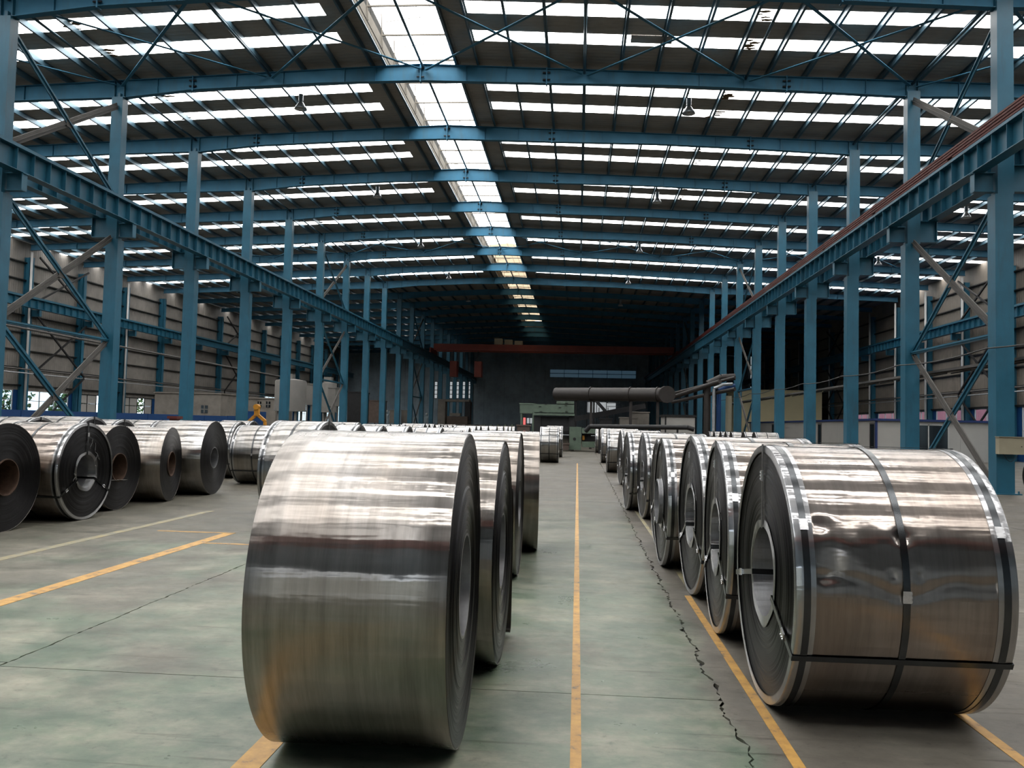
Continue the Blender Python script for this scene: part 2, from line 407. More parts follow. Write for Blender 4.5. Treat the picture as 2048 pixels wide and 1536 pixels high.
def fline(x0, x1, y0, y1, m='line', x0b=None):
    d = 0 if x0b is None else x0b-x0
    MB().add([(x0,y0,0.0),(x1,y0,0.0),(x1+d,y1,0.0),(x0+d,y1,0.0),(x0,y0,0.0025),(x1,y0,0.0025),(x1+d,y1,0.0025),(x0+d,y1,0.0025)],
             [(4,5,6,7),(0,1,5,4),(1,2,6,5),(2,3,7,6),(3,0,4,7)]).build('floor_line', m, floor)
fline(-0.005, 0.045, 1.0, 34); fline(0.965, 1.02, 0.8, 7.6); fline(2.0, 2.06, 0.8, 6.5, 'line')
fline(-4.47, -4.33, 1.5, 10.55); fline(-5.80, -5.68, 3.0, 13.0, 'faded'); fline(-5.35, -4.33, 10.53, 10.59)
fline(-4.33, -3.2, 9.63, 9.69); fline(-1.42, -1.30, 0.8, 7.0)
fline(1.03, 1.08, 7.6, 16, 'faded')

# ------------------------------------------------------------------ roof: sheets, daylight strips, purlins, lantern
roof = empty('ceiling'); tag(roof, kind='structure')
def zsheet(x): return ztop(x)+0.20
def roof_piece(x0, x1, y0, y1, name, m, parent=roof, lift=0.0):
    z0, z1 = zsheet(x0)+lift, zsheet(x1)+lift; t = 0.05
    return MB().add([(x0,y0,z0),(x1,y0,z1),(x1,y1,z1),(x0,y1,z0),(x0,y0,z0+t),(x1,y0,z1+t),(x1,y1,z1+t),(x0,y1,z0+t)],
        [(0,3,2,1),(4,5,6,7),(0,1,5,4),(1,2,6,5),(2,3,7,6),(3,0,4,7)]).build(name, m, parent)
SIDES = [(XWL-0.3, -8.05), (-3.62, XWR+0.3)]
LOPEN, ROPEN = -6.9, -4.5
for k in range(K0, K1):
    y = FY(k)
    cuts = [0, 1.80, 2.55, 3.68, 4.43, 6.0]
    lit = -1 <= k <= 11
    for (x0, x1) in SIDES:
        if not lit and x0 < -20:
            roof_piece(-17.6, x1, y, y+6, 'roof_sheet', 'roofsheet')
            for i in range(5): roof_piece(x0, -17.6, y+cuts[i], y+cuts[i+1], 'skylight_panel' if i == 1 and k < 20 else 'roof_sheet', 'strip' if i == 1 and k < 20 else 'roofsheet')
            continue
        if not lit:
            roof_piece(x0, x1, y, y+6, 'roof_sheet', 'roofsheet'); continue
        for i in range(5):
            if i in (1, 3) and (lit or (i == 1 and x0 < -20)):
                roof_piece(x0, x1, y+cuts[i], y+cuts[i+1], 'skylight_panel', 'strip')
            else: roof_piece(x0, x1, y+cuts[i], y+cuts[i+1], 'roof_sheet', 'roofsheet')
    roof_piece(-8.05, LOPEN, y, y+6, 'ridge_flashing', 'roofsheet')
    # right flashing leaves a broken slit of daylight along the opening
    roof_piece(-4.34, -3.62, y, y+6, 'ridge_flashing', 'roofsheet')
    roof_piece(ROPEN, -4.34, y, y+6, 'ridge_flashing', 'roofsheet', lift=-0.03)
for i in range(-31, 22):
    x = 1.235*i
    if LOPEN-0.05 < x < ROPEN+0.05 or x < XWL+0.2 or x > XWR-0.2: continue
    z = ztop(x); b = MB(); s_ = 1 if x > XRG else -1
    y0, y1 = FY(K0), FY(K1)
    b.box(x-0.012, x+0.012, y0, y1, z, z+0.19); b.box(x, x+s_*0.065, y0, y1, z, z+0.012) if s_ > 0 else b.box(x-0.065, x, y0, y1, z, z+0.012)
    b.box(x-0.06, x, y0, y1, z+0.18, z+0.192)
    b.build('purlin', 'purlin', roof)
for x in (LOPEN-0.05, ROPEN+0.05):
    z = ztop(x); MB().box(x-0.04, x+0.04, FY(K0), FY(K1), z, z+0.22).build('purlin', 'purlin', roof)
litter = plain('leaf_litter', (0.30, 0.17, 0.07), 0.9)
rl = random.Random(3)
for k in range(3, 10):
    for (X_, w_) in ((-16.1, 0.5), (5.15, 0.35)):
        for c0 in (1.80, 3.68):
            b = MB(); z = zsheet(X_)-0.006
            for i in range(4):
                cx, cy_ = X_+rl.uniform(-w_, w_)*0.6, FY(k)+c0+0.1+0.55*i/3; n_ = 11; rr_ = rl.uniform(0.10, 0.28)
                b.add([(cx+rr_*rl.uniform(0.5, 1.6)*math.cos(2*PI*q/n_), cy_+rr_*0.45*rl.uniform(0.5, 1.3)*math.sin(2*PI*q/n_), z-0.012) for q in range(n_)], [tuple(range(n_))])
            o = b.build('leaf_litter', litter, roof); o['kind'] = 'stuff'
roof_piece(1.45, 2.75, FY(4)+3.66, FY(4)+4.10, 'cover_sheet', 'roofsheet', lift=-0.06)
# lantern over the ridge
lant = empty('ridge_lantern', (XRG, FY(K0), ztop(XRG)+0.2))
tag(lant, 'long raised glazed lantern along the roof ridge with cream lining', 'skylight')
def wl(name, b, m): 
    o = b.build(name, m, lant); o.matrix_parent_inverse = Matrix.Translation(-Vector(lant.location)); return o
y0, y1 = FY(K0), FY(K1)
zc = zsheet(LOPEN)
wl('kerb', MB().box(LOPEN-0.06, LOPEN, y0, y1, zc-0.15, zc+0.42), 'cream')
wl('kerb', MB().box(ROPEN, ROPEN+0.06, y0, y1, zc-0.15, zc+0.42), 'cream')
for k in range(K0, K1):
    for j in range(4):
        ya = FY(k)+1.5*j+0.03; yb = ya+1.44
        sag = random.uniform(-0.05, 0.05)
        wl('louvre_panel', MB().box(LOPEN-0.35, LOPEN-0.31, ya, yb, zc+0.44+sag*0.5, zc+0.84), 'louvre')
        wl('louvre_panel', MB().box(LOPEN-0.30, LOPEN-0.26, ya, yb, zc+0.86, zc+1.22), 'louvre')
        wl('louvre_panel', MB().box(ROPEN+0.28, ROPEN+0.32, ya, yb, zc+0.44, zc+1.22), 'louvre')
    if k <= 18:
        mm = 'lantern' if k <= 10 else 'lantern_dirty'
        for (xa, xb, za, zb) in ((LOPEN-0.4, XRG, 1.24, 1.42), (XRG, ROPEN+0.4, 1.42, 1.24)):
            b = MB(); yA, yB = FY(k)+0.02, FY(k)+5.98
            b.add([(xa,yA,zc+za),(xb,yA,zc+zb),(xb,yB,zc+zb),(xa,yB,zc+za),(xa,yA,zc+za+.03),(xb,yA,zc+zb+.03),(xb,yB,zc+zb+.03),(xa,yB,zc+za+.03)],
                  [(0,3,2,1),(4,5,6,7),(0,1,5,4),(1,2,6,5),(2,3,7,6),(3,0,4,7)]); wl('glazing_panel', b, mm)
    else:
        wl('glazing_panel', MB().box(LOPEN-0.4, ROPEN+0.4, FY(k), FY(k)+6, zc+1.3, zc+1.35), 'roofsheet')
    for j in range(3):
        yy = FY(k)+1.0+2.0*j; b = MB()
        b.bar((LOPEN+0.05, yy, zc+0.0), (LOPEN-0.02, yy, zc+1.2), 0.035, 0.035); b.bar((ROPEN-0.05, yy, zc), (ROPEN, yy, zc+1.2), 0.035, 0.035)
        b.bar((LOPEN, yy, zc+0.45), (ROPEN, yy, zc+0.45), 0.05, 0.05); b.bar((LOPEN-0.1, yy+0.6, zc+1.2), (XRG, yy+0.6, zc+1.36), 0.02, 0.02)
        wl('frame', b, 'cream')
b = MB()
for x, z in ((LOPEN+0.75, 1.1), (XRG, 1.36), (ROPEN-0.65, 1.12)): b.bar((x, y0, zc+z), (x, y1, zc+z), 0.018, 0.018)
wl('glazing_bar', b, 'galv')
wl('end_panel', MB().box(LOPEN-0.4, ROPEN+0.4, FY(K1), FY(K1)+0.05, zc-0.2, zc+1.45), 'roofsheet')
wl('end_panel', MB().box(LOPEN-0.4, ROPEN+0.4, FY(K0)-0.05, FY(K0), zc-0.2, zc+1.45), 'roofsheet')

# ------------------------------------------------------------------ rafters
stiff_me = None
def rafter_mesh():
    xs = [XWL+0.3, -28, -20.5, -16.3, -13.9, -9.1, XRG, -1.2, 2.9, 6.7, 10.8, 13.4, 20, XWR-0.3]
    b = MB(); t, w, ft = 0.006, 0.11, 0.016
    for a, c in zip(xs, xs[1:]):
        za0, za1, zc0, zc1 = zbot(a), ztop(a), zbot(c), ztop(c)
        b.add([(a,-t,za0),(c,-t,zc0),(c,t,zc0),(a,t,za0),(a,-t,za1),(c,-t,zc1),(c,t,zc1),(a,t,za1)], [(0,1,5,4),(2,3,7,6)])
        for p, q, s_ in ((za0, zc0, 1), (za1-ft, zc1-ft, 1)):
            b.add([(a,-w,p),(c,-w,q),(c,w,q),(a,w,p),(a,-w,p+ft),(c,-w,q+ft),(c,w,q+ft),(a,w,p+ft)], [(0,3,2,1),(4,5,6,7),(0,1,5,4),(2,3,7,6),(3,0,4,7),(1,2,6,5)])
    return b
raf0 = None
vis_first = 4
def rlabel(k):
    if k < 4: return 'blue roof beam overhead out of view, %s back from the nearest visible one' % ORD[4-k]
    return 'blue steel roof beam spanning the hall, %s from the camera' % ORD[k-4]
for k in range(K0+1, K1+1):
    if raf0 is None:
        raf0 = rafter_mesh().build('roof_beam', 'beamblue'); r = raf0
    else:
        r = raf0.copy(); COL.objects.link(r)
    r.location = (0, FY(k), 0); tag(r, rlabel(k), 'roof beam', 'blue roof beams across the hall')
stmesh = {}
def child_box(name, key, dims, m, parent, loc):
    if key not in stmesh:
        dx, dy, dz = dims
        o = MB().box(-dx/2, dx/2, -dy/2, dy/2, 0, dz).build(name, m, parent); stmesh[key] = o.data
    else:
        o = bpy.data.objects.new(name, stmesh[key]); COL.objects.link(o); o.parent = parent
    o.location = loc; return o
RAF = [o for o in COL.objects if o.name.startswith('roof_beam')]
for r in RAF:
    y = r.location.y
    if y < 20 or y > 78: continue
    for x in (-33, -27, -23, -20.2, -15.2, -12.3, -10.6, -8.4, -7.3, -4.1, -2.7, 0.8, 3.9, 5.4, 8.0, 9.4, 12.4, 16, 21):
        child_box('stiffener', 'st%.1f' % x, (0.012, 0.17, ztop(x)-zbot(x)-0.03), 'beamblue', r, (x, 0, zbot(x)+0.015))
    for x in (-13.9, XRG, -1.3, 6.8):
        child_box('splice_plate', 'sp%.1f' % x, (0.045, 0.22, ztop(x)-zbot(x)+0.07), 'beamblue', r, (x, 0, zbot(x)-0.045))
        b = MB()
        for dz in (0.13, ztop(x)-zbot(x)-0.15):
            for sx_ in (-1, 1):
                b.tube((x+sx_*0.02, -0.075, zbot(x)+dz), (x+sx_*0.13, -0.075, zbot(x)+dz), 0.028, 8)
        if y < 60: b.build('bolt_row', 'dark', r)
# ------------------------------------------------------------------ columns
def column_proto(sign):
    """sign +1: aisle side is +X (left row); -1 mirrored"""
    root = empty('steel_column')
    s_ = sign
    def bx_(x0, x1, *a): return (min(s_*x0, s_*x1), max(s_*x0, s_*x1), *a)
    lo = MB().box(*bx_(-0.20, 0.25, -0.21, 0.21, 0.02, 7.72)).build('lower_shaft', 'blue', root)
    up = MB().box(*bx_(-0.24, 0.17, -0.18, 0.18, 7.72, 11.41+H-0.02)).build('upper_shaft', 'blue', root)
    xk = XL if sign > 0 else XR
    zt = ztop(xk)
    b = MB(); z0 = 11.41+H-0.02 if sign > 0 else 11.24+H-0.02
    b.box(-0.24, 0.24, -0.14, 0.14, z0, z0+0.02)
    for x in (-0.20, 0.16): b.box(*bx_(x, x+0.015, -0.12, 0.12, z0, zt))
    b.box(*bx_(-0.06, 0.04, -0.125, 0.125, z0, z0+0.16))
    b.build('cap_joint', 'blue', root)
    b = MB(); b.box(*bx_(0.20, 0.72, -0.10, 0.10, 7.80, 7.825)); b.box(*bx_(0.20, 0.72, -0.01, 0.01, 7.81, 8.29)); b.box(*bx_(0.20, 0.76, -0.12, 0.12, 8.285, 8.305))
    b.box(*bx_(0.705, 0.725, -0.12, 0.12, 7.82, 8.29)); b.build('crane_bracket', 'blue', root)
    b = MB(); b.box(*bx_(-0.20, -0.80, -0.10, 0.10, 7.80, 7.825)); b.box(*bx_(-0.20, -0.80, -0.01, 0.01, 7.81, 8.49)); b.box(*bx_(-0.20, -0.84, -0.12, 0.12, 8.485, 8.505))
    b.box(*bx_(-0.785, -0.805, -0.12, 0.12, 7.82, 8.49)); b.build('crane_bracket', 'blue', root)
    b = MB(); b.box(*bx_(-0.32, 0.37, -0.33, 0.33, 0, 0.03))
    for sx_ in (-0.26, 0.31):
        for sy in (-0.27, 0.27): b.tube((s_*sx_, sy, 0.03), (s_*sx_, sy, 0.09), 0.022, 6)
    b.build('base_plate', 'blue', root)
    return root
protoL = column_proto(1); protoR = column_proto(-1)
for side, proto, X in (('left', protoL, XL), ('right', protoR, XR)):
    first = True
    for k in range(K0+1, K1+1):
        c = proto if first else copy_tree(proto); first = False
        c.location = (X, FY(k), 0)
        lab = ('blue steel column out of view in the %s row, %s back from the visible ones' % (side, ORD[4-k])) if k < 4 else \
              'blue steel box column in the %s row, %s from the camera' % (side, ORD[k-4])
        tag(c, lab, 'column', 'blue columns of the %s row' % side)
# wall columns
def wallcol(sign):
    root = empty('wall_column'); s_ = sign
    b = MB(); ht = 10.8+H-0.5
    b.box(-0.23, -0.21, -0.15, 0.15, 0, ht); b.box(0.25, 0.27, -0.15, 0.15, 0, ht) if s_ > 0 else b.box(-0.27, -0.25, -0.15, 0.15, 0, ht)
    b.box(-0.25, 0.25, -0.02, 0.02, 0, ht); b.box(-0.02+s_*0.10, 0.02+s_*0.10, -0.13, 0.13, 0, ht)
    b.build('shaft', 'blue', root)
    b = MB(); x1 = s_*0.95
    b.box(min(0, x1), max(0, x1), -0.01, 0.01, 7.85, 8.3); b.box(min(0, x1), max(0, x1), -0.1, 0.1, 7.85, 7.87); b.box(x1-0.01, x1+0.01, -0.11, 0.11, 7.86, 8.3)
    b.build('crane_bracket', 'blue', root)
    b = MB(); b.tube((s_*0.34, -0.25, 0.0), (s_*0.34, -0.25, 10.9+H-0.3), 0.075, 10)
    return root, b
for side, X, sg in (('left', XWL+0.25, 1), ('right', XWR-0.25, -1)):
    p, pipe = wallcol(sg); first = True
    pipe0 = None
    for k in range(K0+1, K1):
        c = p if first else copy_tree(p); first = False
        c.location = (X, FY(k), 0)
        lab = ('blue wall column out of view on the %s wall, %s back from the visible ones' % (side, ORD[4-k])) if k < 4 else \
              'blue steel column against the %s wall, %s from the camera' % (side, ORD[k-4])
        tag(c, lab, 'column', 'blue columns against the %s wall' % side)
        if k >= 4 and (k % 2 == 1 or side == 'right'):
            if pipe0 is None: pp = pipe.build('downpipe', 'white', None, smooth=True); pipe0 = pp
            else: pp = pipe0.copy(); COL.objects.link(pp)
            pp.location = (X, FY(k), 0)
            tag(pp, 'white rainwater downpipe beside the %s column of the %s wall' % (ORD[k-4], side), 'pipe', 'white downpipes on the %s wall' % side)

# ------------------------------------------------------------------ crane beams
def crane_beam(X, z0, z1, label, sgn, red=False, step=0.75, stiff=True):
    root = empty('crane_beam', (X, FY(K0), z0)); tag(root, label, 'crane beam', 'crane runway beams along the columns')
    L = FY(K1)-FY(K0); h = z1-z0
    b = MB(); b.box(-0.16, 0.16, 0, L, 0, 0.02); b.box(-0.17, 0.17, 0, L, h-0.10, h-0.02); b.box(-0.008, 0.008, 0, L, 0.02, h-0.1)
    b.box(-0.035, 0.035, 0, L, h-0.02, h+0.06)
    b.build('girder', 'blue', root)
    if stiff:
        me = None; n = 0; y = 0.4
        while y < L:
            yy = FY(K0)+y
            if 14 < yy < 75:
                if me is None:
                    o = MB().box(-0.15, 0.15, -0.006, 0.006, 0.02, h-0.1).build('stiffener', 'blue', root); me = o.data
                else: o = bpy.data.objects.new('stiffener', me); COL.objects.link(o); o.parent = root
                o.location = (0, y, 0)
            y += step
    if red:
        for dz, dx in ((0.055, 0.15), (0.125, 0.165), (0.195, 0.18), (0.265, 0.19)):
            MB().box(sgn*dx-0.02, sgn*dx+0.02, 0, L, h+dz-0.060, h+dz-0.008).build('conductor_bar', 'rail_red', root)
        b = MB(); y = 1.2
        while y < L:
            b.box(sgn*0.12-0.05, sgn*0.12+0.06, y-0.15, y+0.15, h-0.03, h+0.32 if int(y/6) % 2 else h+0.26); y += 6
        o = b.build('conductor_clamps', 'rail_red', root); o['kind'] = 'stuff'
        MB().box(-0.14, 0.14, 0, L, h-0.02, h+0.02).build('rail_pad', 'rail_red', root)
crane_beam(-16.0, 6.85+H, 7.6+H, 'deep blue crane beam on the hall side of the left column row', 1)
crane_beam(-17.25, 7.05+H, 7.75+H, 'blue crane beam on the aisle side of the left column row', 1)
crane_beam(10.26, 6.85+H, 7.6+H, 'deep blue crane beam with red rails on the hall side of the right columns', -1, red=True)
crane_beam(11.55, 7.05+H, 7.75+H, 'blue crane beam on the aisle side of the right column row', -1)
crane_beam(XWL+1.1, 6.85+H, 7.55+H, 'blue crane beam carried on the left wall columns', 1)
crane_beam(XWR-1.1, 6.85+H, 7.55+H, 'blue crane beam carried on the right wall columns', -1)
# underside brace truss between the pair of beams
# ------------------------------------------------------------------ ties and bracing
BR = [(4, 5), (9, 10), (14, 15)]
tie_me = None
def tie(x, k):
    global tie_me
    z = ztop(x)-0.10
    if tie_me is None:
        o = MB().tube((0, 0.02, 0), (0, 5.98, 0), 0.045, 10).build('tie_tube', 'purlin', None, smooth=True); tie_me = o.data
    else: o = bpy.data.objects.new('tie_tube', tie_me); COL.objects.link(o)
    o.location = (x, FY(k), z)
    nm = {-16.6: 'left column line', -11.1: 'left slope', -5.62: 'ridge', 0.0: 'right slope near the ridge', 5.45: 'right slope further out', 10.9: 'right column line'}[x]
    wh = 'beyond the %s roof beam' % ORD[k-4] if k >= 4 else 'out of view, %s bay back' % ORD[4-k]
    tag(o, 'steel tie tube on the %s, %s' % (nm, wh), 'tie', 'roof tie tubes')
for k in range(K0+1, 16):
    for x in (-16.6, -5.62, 10.9): tie(x, k)
for (ka, kb) in BR:
    for x in (-11.1, 0.0, 5.45): tie(x, ka)
    nodes = [-16.6, -11.1, -5.62, 0.0, 5.45, 10.9]
    nodes = [-27.5, -22.0] + nodes + [16.4, 21.8]
    for xa, xb in zip(nodes, nodes[1:]):
        root = empty('roof_cross_brace', (xa, FY(ka), ztop(xa)-0.18))
        wh = 'past the %s roof beam' % ORD[ka-4] if ka >= 4 else 'behind the camera'
        i = nodes.index(xa)
        tag(root, 'crossed roof brace bars %s, %s from the left wall' % (wh, ORD[i] if i else 'first'), 'brace', 'roof cross braces')
        dz = ztop(xb)-ztop(xa)
        MB().bar((0.1, 0.1, 0), (xb-xa-0.1, 5.9, dz), 0.10, 0.02).build('brace_bar', 'beamblue', root)
        MB().bar((0.1, 5.9, -0.05), (xb-xa-0.1, 0.1, dz-0.05), 0.10, 0.02).build('brace_bar', 'beamblue', root)
def dbl(b, p, q, w=0.12):
    d = (Vector(q)-Vector(p)).normalized(); n = d.cross(Vector((1, 0, 0))).normalized()*0.05
    b.bar(Vector(p)+n, Vector(q)+n, w, 0.035, (1, 0, 0)); b.bar(Vector(p)-n, Vector(q)-n, w, 0.035, (1, 0, 0))
    b.bar(Vector(p), Vector(q), 0.02, 0.12, (1, 0, 0))
for (ka, kb) in BR:
    for side, X in (('left', XL), ('right', XR)):
        root = empty('column_brace', (X, FY(ka), 0))
        wh = 'between the %s and %s columns' % (ORD[ka-4], ORD[kb-4]) if ka >= 4 else 'between columns behind the camera'
        tag(root, 'tall crossed bracing in the %s row %s' % (side, wh), 'brace', 'column cross bracing')
        tiers = [(0.05, 4.05), (4.2, 7.75), (9.25, 12.5)]
        for (za, zb) in tiers:
            b = MB(); dbl(b, (0, 0.22, za), (0, 5.78, zb)); b.build('diagonal', 'primer', root)
            b = MB(); dbl(b, (0.03, 0.22, zb), (0.03, 5.78, za)); b.build('diagonal', 'blue', root)
            MB().box(-0.02, 0.05, 2.85, 3.15, (za+zb)/2-0.15, (za+zb)/2+0.15).build('gusset', 'primer', root)
        b = MB(); b.bar((0, 0.2, 4.12), (0, 5.8, 4.12), 0.14, 0.10); b.bar((0, 0.2, 4.12), (0, 5.8, 4.12), 0.2, 0.02); b.build('strut', 'blue', root)
    for side, X in (('left', XWL+0.85), ('right', XWR-0.85)):
        root = empty('wall_brace', (X, FY(ka), 0))
        wh = 'past the %s wall column' % ORD[ka-4] if ka >= 4 else 'behind the camera'
        tag(root, 'thin dark crossed bracing on the %s wall %s' % (side, wh), 'brace', 'wall cross bracing')
        for (za, zb) in ((0.2, 4.1), (4.2, 7.9), (8.9, 11.8)):
            for a, c in ((za, zb), (zb, za)):
                MB().bar((0, 0.2, a), (0, 5.8, c), 0.10, 0.10).build('diagonal', 'dark', root)

# ------------------------------------------------------------------ walls
def make_wall(name, X, sg, mm, win):
    w = empty(name); tag(w, kind='structure')
    top = 11.0+H+0.3
    x0, x1 = (X-0.10, X-0.02) if sg > 0 else (X+0.02, X+0.10)
    for k in range(K0, K1):
        y = FY(k); z = win(k)
        if z is None: MB().box(x0, x1, y+0.01, y+5.99, 0, top).build('wall_sheet', mm, w)
        else:
            MB().box(x0, x1, y+0.01, y+5.99, z[1], top).build('wall_sheet', mm, w)
            MB().box(x0, x1, y+0.01, y+5.99, 0, z[0]).build('wall_sheet', 'fence', w)
            MB().box(x0, x1, y+0.01, y+0.55, z[0], z[1]).build('wall_sheet', 'fence', w); MB().box(x0, x1, y+5.45, y+5.99, z[0], z[1]).build('wall_sheet', 'fence', w)
    for z in (1.4, 3.3, 4.45, 5.6, 6.75, 7.9, 9.05, 10.2, 11.35):
        xa, xb = (X-0.02, X+0.14) if sg > 0 else (X-0.14, X+0.02)
        MB().box(xa, xb, FY(K0), FY(K1), z, z+0.07).build('wall_rail', 'dark', w)
    return w
wl_ = make_wall('wall_left', XWL, 1, 'wallsheet', lambda k: (1.66, 3.02) if k in (6, 7, 8, 9, 10, 11, 12, 1, 2) else ((0.5, 4.2) if k in (16, 17, 18, 19, 20, 21) else None))
wr_ = make_wall('wall_right', XWR, -1, 'wallsheetr', lambda k: (0.5, 3.25) if 5 <= k <= 13 else None)
def end_wall(name, Y, out):
    w = empty(name); tag(w, kind='structure'); return w
# windows
def window(n, X, k, z0, z1, pane, sg, cols=4, ypad=0.6):
    root = empty('window_%d' % n, (X, FY(k), z0)); tag(root, kind='structure')
    L = 6-2*ypad; x = -0.06*sg
    b = MB()
    b.box(x-0.03, x+0.03, ypad, 6-ypad, 0, 0.06); b.box(x-0.03, x+0.03, ypad, 6-ypad, z1-z0-0.06, z1-z0)
    b.box(x-0.025, x+0.025, ypad, 6-ypad, (z1-z0)/2-0.025, (z1-z0)/2+0.025)
    for i in range(cols+1):
        yy = ypad+L*i/cols; b.box(x-0.03, x+0.03, yy-0.03, yy+0.03, 0, z1-z0)
    b.build('window_frame', 'white' if pane == 'glass' else 'dark', root)
    for i in range(cols):
        for j in range(2):
            ya = ypad+L*i/cols+0.03; yb = ypad+L*(i+1)/cols-0.03; za = 0.03+j*(z1-z0)/2; zb = (j+1)*(z1-z0)/2-0.03
            if pane == 'mixed' and i == 2: continue
            MB().box(x-0.005, x+0.005, ya, yb, za, zb).build('pane', 'glass' if pane == 'glass' else 'office', root)
wn = 1
for k in (6, 7, 8, 9, 10, 11, 12, 1, 2):
    window(wn, XWL, k, 1.66, 3.02, 'glass' if k in (7, 8, 9, 1, 2, 6) else 'mixed', 1, 4 if k != 9 else 3); wn += 1
for k in (16, 17, 18, 19, 20, 21):
    window(wn, XWL, k, 0.5, 4.2, 'glass', 1, 4); wn += 1
for k in range(5, 14):
    window(wn, XWR, k, 0.5, 3.25, 'glass', -1, 3); wn += 1

# end walls
fw = empty('wall_far'); tag(fw, kind='structure'); Y = FY(K1)
x = XWL
while x < XWR:
    x2 = min(x+3.13, XWR); MB().box(x+0.01, x2-0.01, Y+0.02, Y+0.1, 0, 14.4).build('wall_sheet', 'endsheet', fw); x = x2
MB().box(XWL, XWR, Y+0.11, Y+0.2, 0, 14.8).build('backing', 'dark', fw)
bw = empty('wall_behind'); tag(bw, kind='structure'); Y0 = FY(K0)
xs = [XWL+3.13*i for i in range(21)]
for xa, xb in zip(xs, xs[1:]):
    if -12.5 < (xa+xb)/2 < 0.8:
        MB().box(xa, xb, Y0-0.1, Y0-0.02, 5.7, 14.8).build('wall_sheet', 'endsheet', bw)
        for z0_, z1_ in ((0.0, 0.95), (1.08, 2.5), (2.54, 3.8), (3.84, 4.9)):
            MB().box(xa+0.04, xb-0.04, Y0-0.06, Y0-0.03, z0_, z1_).build('glow_pane', 'backglow', bw)
        b = MB(); b.box(xa-0.05, xa+0.05, Y0-0.1, Y0, 0, 5.7); b.build('mullion', 'dark', bw)
    else: MB().box(xa, xb, Y0-0.1, Y0-0.02, 0, 14.8).build('wall_sheet', 'endsheet', bw)
# outside ground and greenery seen through the left windows
gr = MB().box(-90, 80, -60, 180, -0.5, -0.32).build('ground', 'ground'); tag(gr, kind='structure')
def tree(x, y, h, r, label, seed):
    rnd = random.Random(seed); root = empty('tree', (x, y, -0.3)); tag(root, label, 'tree', 'trees outside the left wall')
    MB().tube((0, 0, 0), (0.1, 0, h*0.6), 0.14, 8, 0.06).build('trunk', 'bark', root)
    b = MB()
    for i in range(900):
        while True:
            v = Vector((rnd.uniform(-1, 1), rnd.uniform(-1, 1), rnd.uniform(-1, 1)))
            if 0.3 < v.length < 1: break
        c = Vector((0, 0, h*0.62)) + Vector((v.x*r, v.y*r, v.z*h*0.4)); a = Vector((rnd.uniform(-1, 1), rnd.uniform(-1, 1), rnd.uniform(-1, 1))).normalized()*0.16
        d = a.cross(Vector((rnd.uniform(-1, 1), rnd.uniform(-1, 1), rnd.uniform(-1, 1)))).normalized()*0.11
        b.add([c-a, c-d, c+a, c+d], [(0, 1, 2, 3)])
    b.build('foliage', 'leaf', root)
tree(-45, 63, 5.2, 2.2, 'green leafy tree outside the left windows', 1); tree(-43, 68.5, 3.6, 1.6, 'low bright green shrub tree outside the open left window', 2)
tree(-44, 79, 5.0, 2.0, 'green tree outside the narrow far left opening', 3); tree(-44, 55, 5.2, 2.0, 'pale green tree outside the first left window', 4)
rb = MB().box(XWR+9.0, XWR+9.2, 40, 130, 0.5, 4.6).build('red_hoarding', 'redboard'); tag(rb, 'red hoarding standing outside the right wall windows', 'hoarding')

# blue fence along left columns
fe = empty('blue_fence', (-20, 8, 0)); tag(fe, 'low deep blue sheet fence behind the left column row', 'fence')
for i in range(13):
    y = 3.0*i; t = 1.60 if i < 11 else 1.60
    if 8+y > 48.5: t = 1.92
    MB().box(-0.02, 0.02, y+0.01, y+2.99, 0.05, t).build('fence_panel', 'fence', fe)
    MB().box(-0.04, 0.04, y-0.03, y+0.03, 0, t).build('post', 'fence', fe)
for i in range(2):
    y = 39+3.0*i
    MB().box(-0.02, 0.02, y+0.01, y+2.99, 0.05, 1.62 if i == 0 else 1.95).build('fence_panel', 'fence', fe)

# ------------------------------------------------------------------ high-bay lamps
def lamp_proto():
    root = empty('high_bay_lamp')
    MB().tube((0, 0, 0.55), (0, 0, 1.15), 0.008, 6).build('cord', 'dark', root)
    MB().tube((0, 0, 0.30), (0, 0, 0.55), 0.09, 14).build('ballast', 'galv', root, smooth='auto')
    b = MB(); b.lathe_z([(0.06, 0.30), (0.10, 0.24), (0.20, 0.08), (0.235, 0.0), (0.225, 0.0), (0.19, 0.08), (0.09, 0.23)], 20, (0, 0, 0)); b.build('reflector', 'galv', root, smooth=True)
    b = MB(); b.lathe_z([(0.0, 0.02), (0.06, 0.04), (0.08, 0.10), (0.05, 0.18), (0.03, 0.24)], 12, (0, 0, 0)); b.build('bulb', 'office', root, smooth=True)
    return root
lp = lamp_proto(); first = True
spots = [(-10.4, 29.9+12*n, 11.45+H, 'left half of the hall') for n in range(5)] + [(3.72, 29.9+12*n, 11.2+H, 'right half of the hall') for n in range(5)] \
      + [(-26.0, 47.9+6*n, 10.6+H, 'left side aisle') for n in range(4)] + [(18.5, 41.9+12*n, 10.5+H, 'right side aisle') for n in range(2)]
cnt = {}
for x, y, z, where in spots:
    c = lp if first else copy_tree(lp); first = False
    i = cnt.get(where, 0); cnt[where] = i+1
    c.location = (x, y, z); tag(c, 'bell-shaped high bay lamp in the %s, %s one' % (where, ORD[i]), 'lamp', 'high bay lamps')

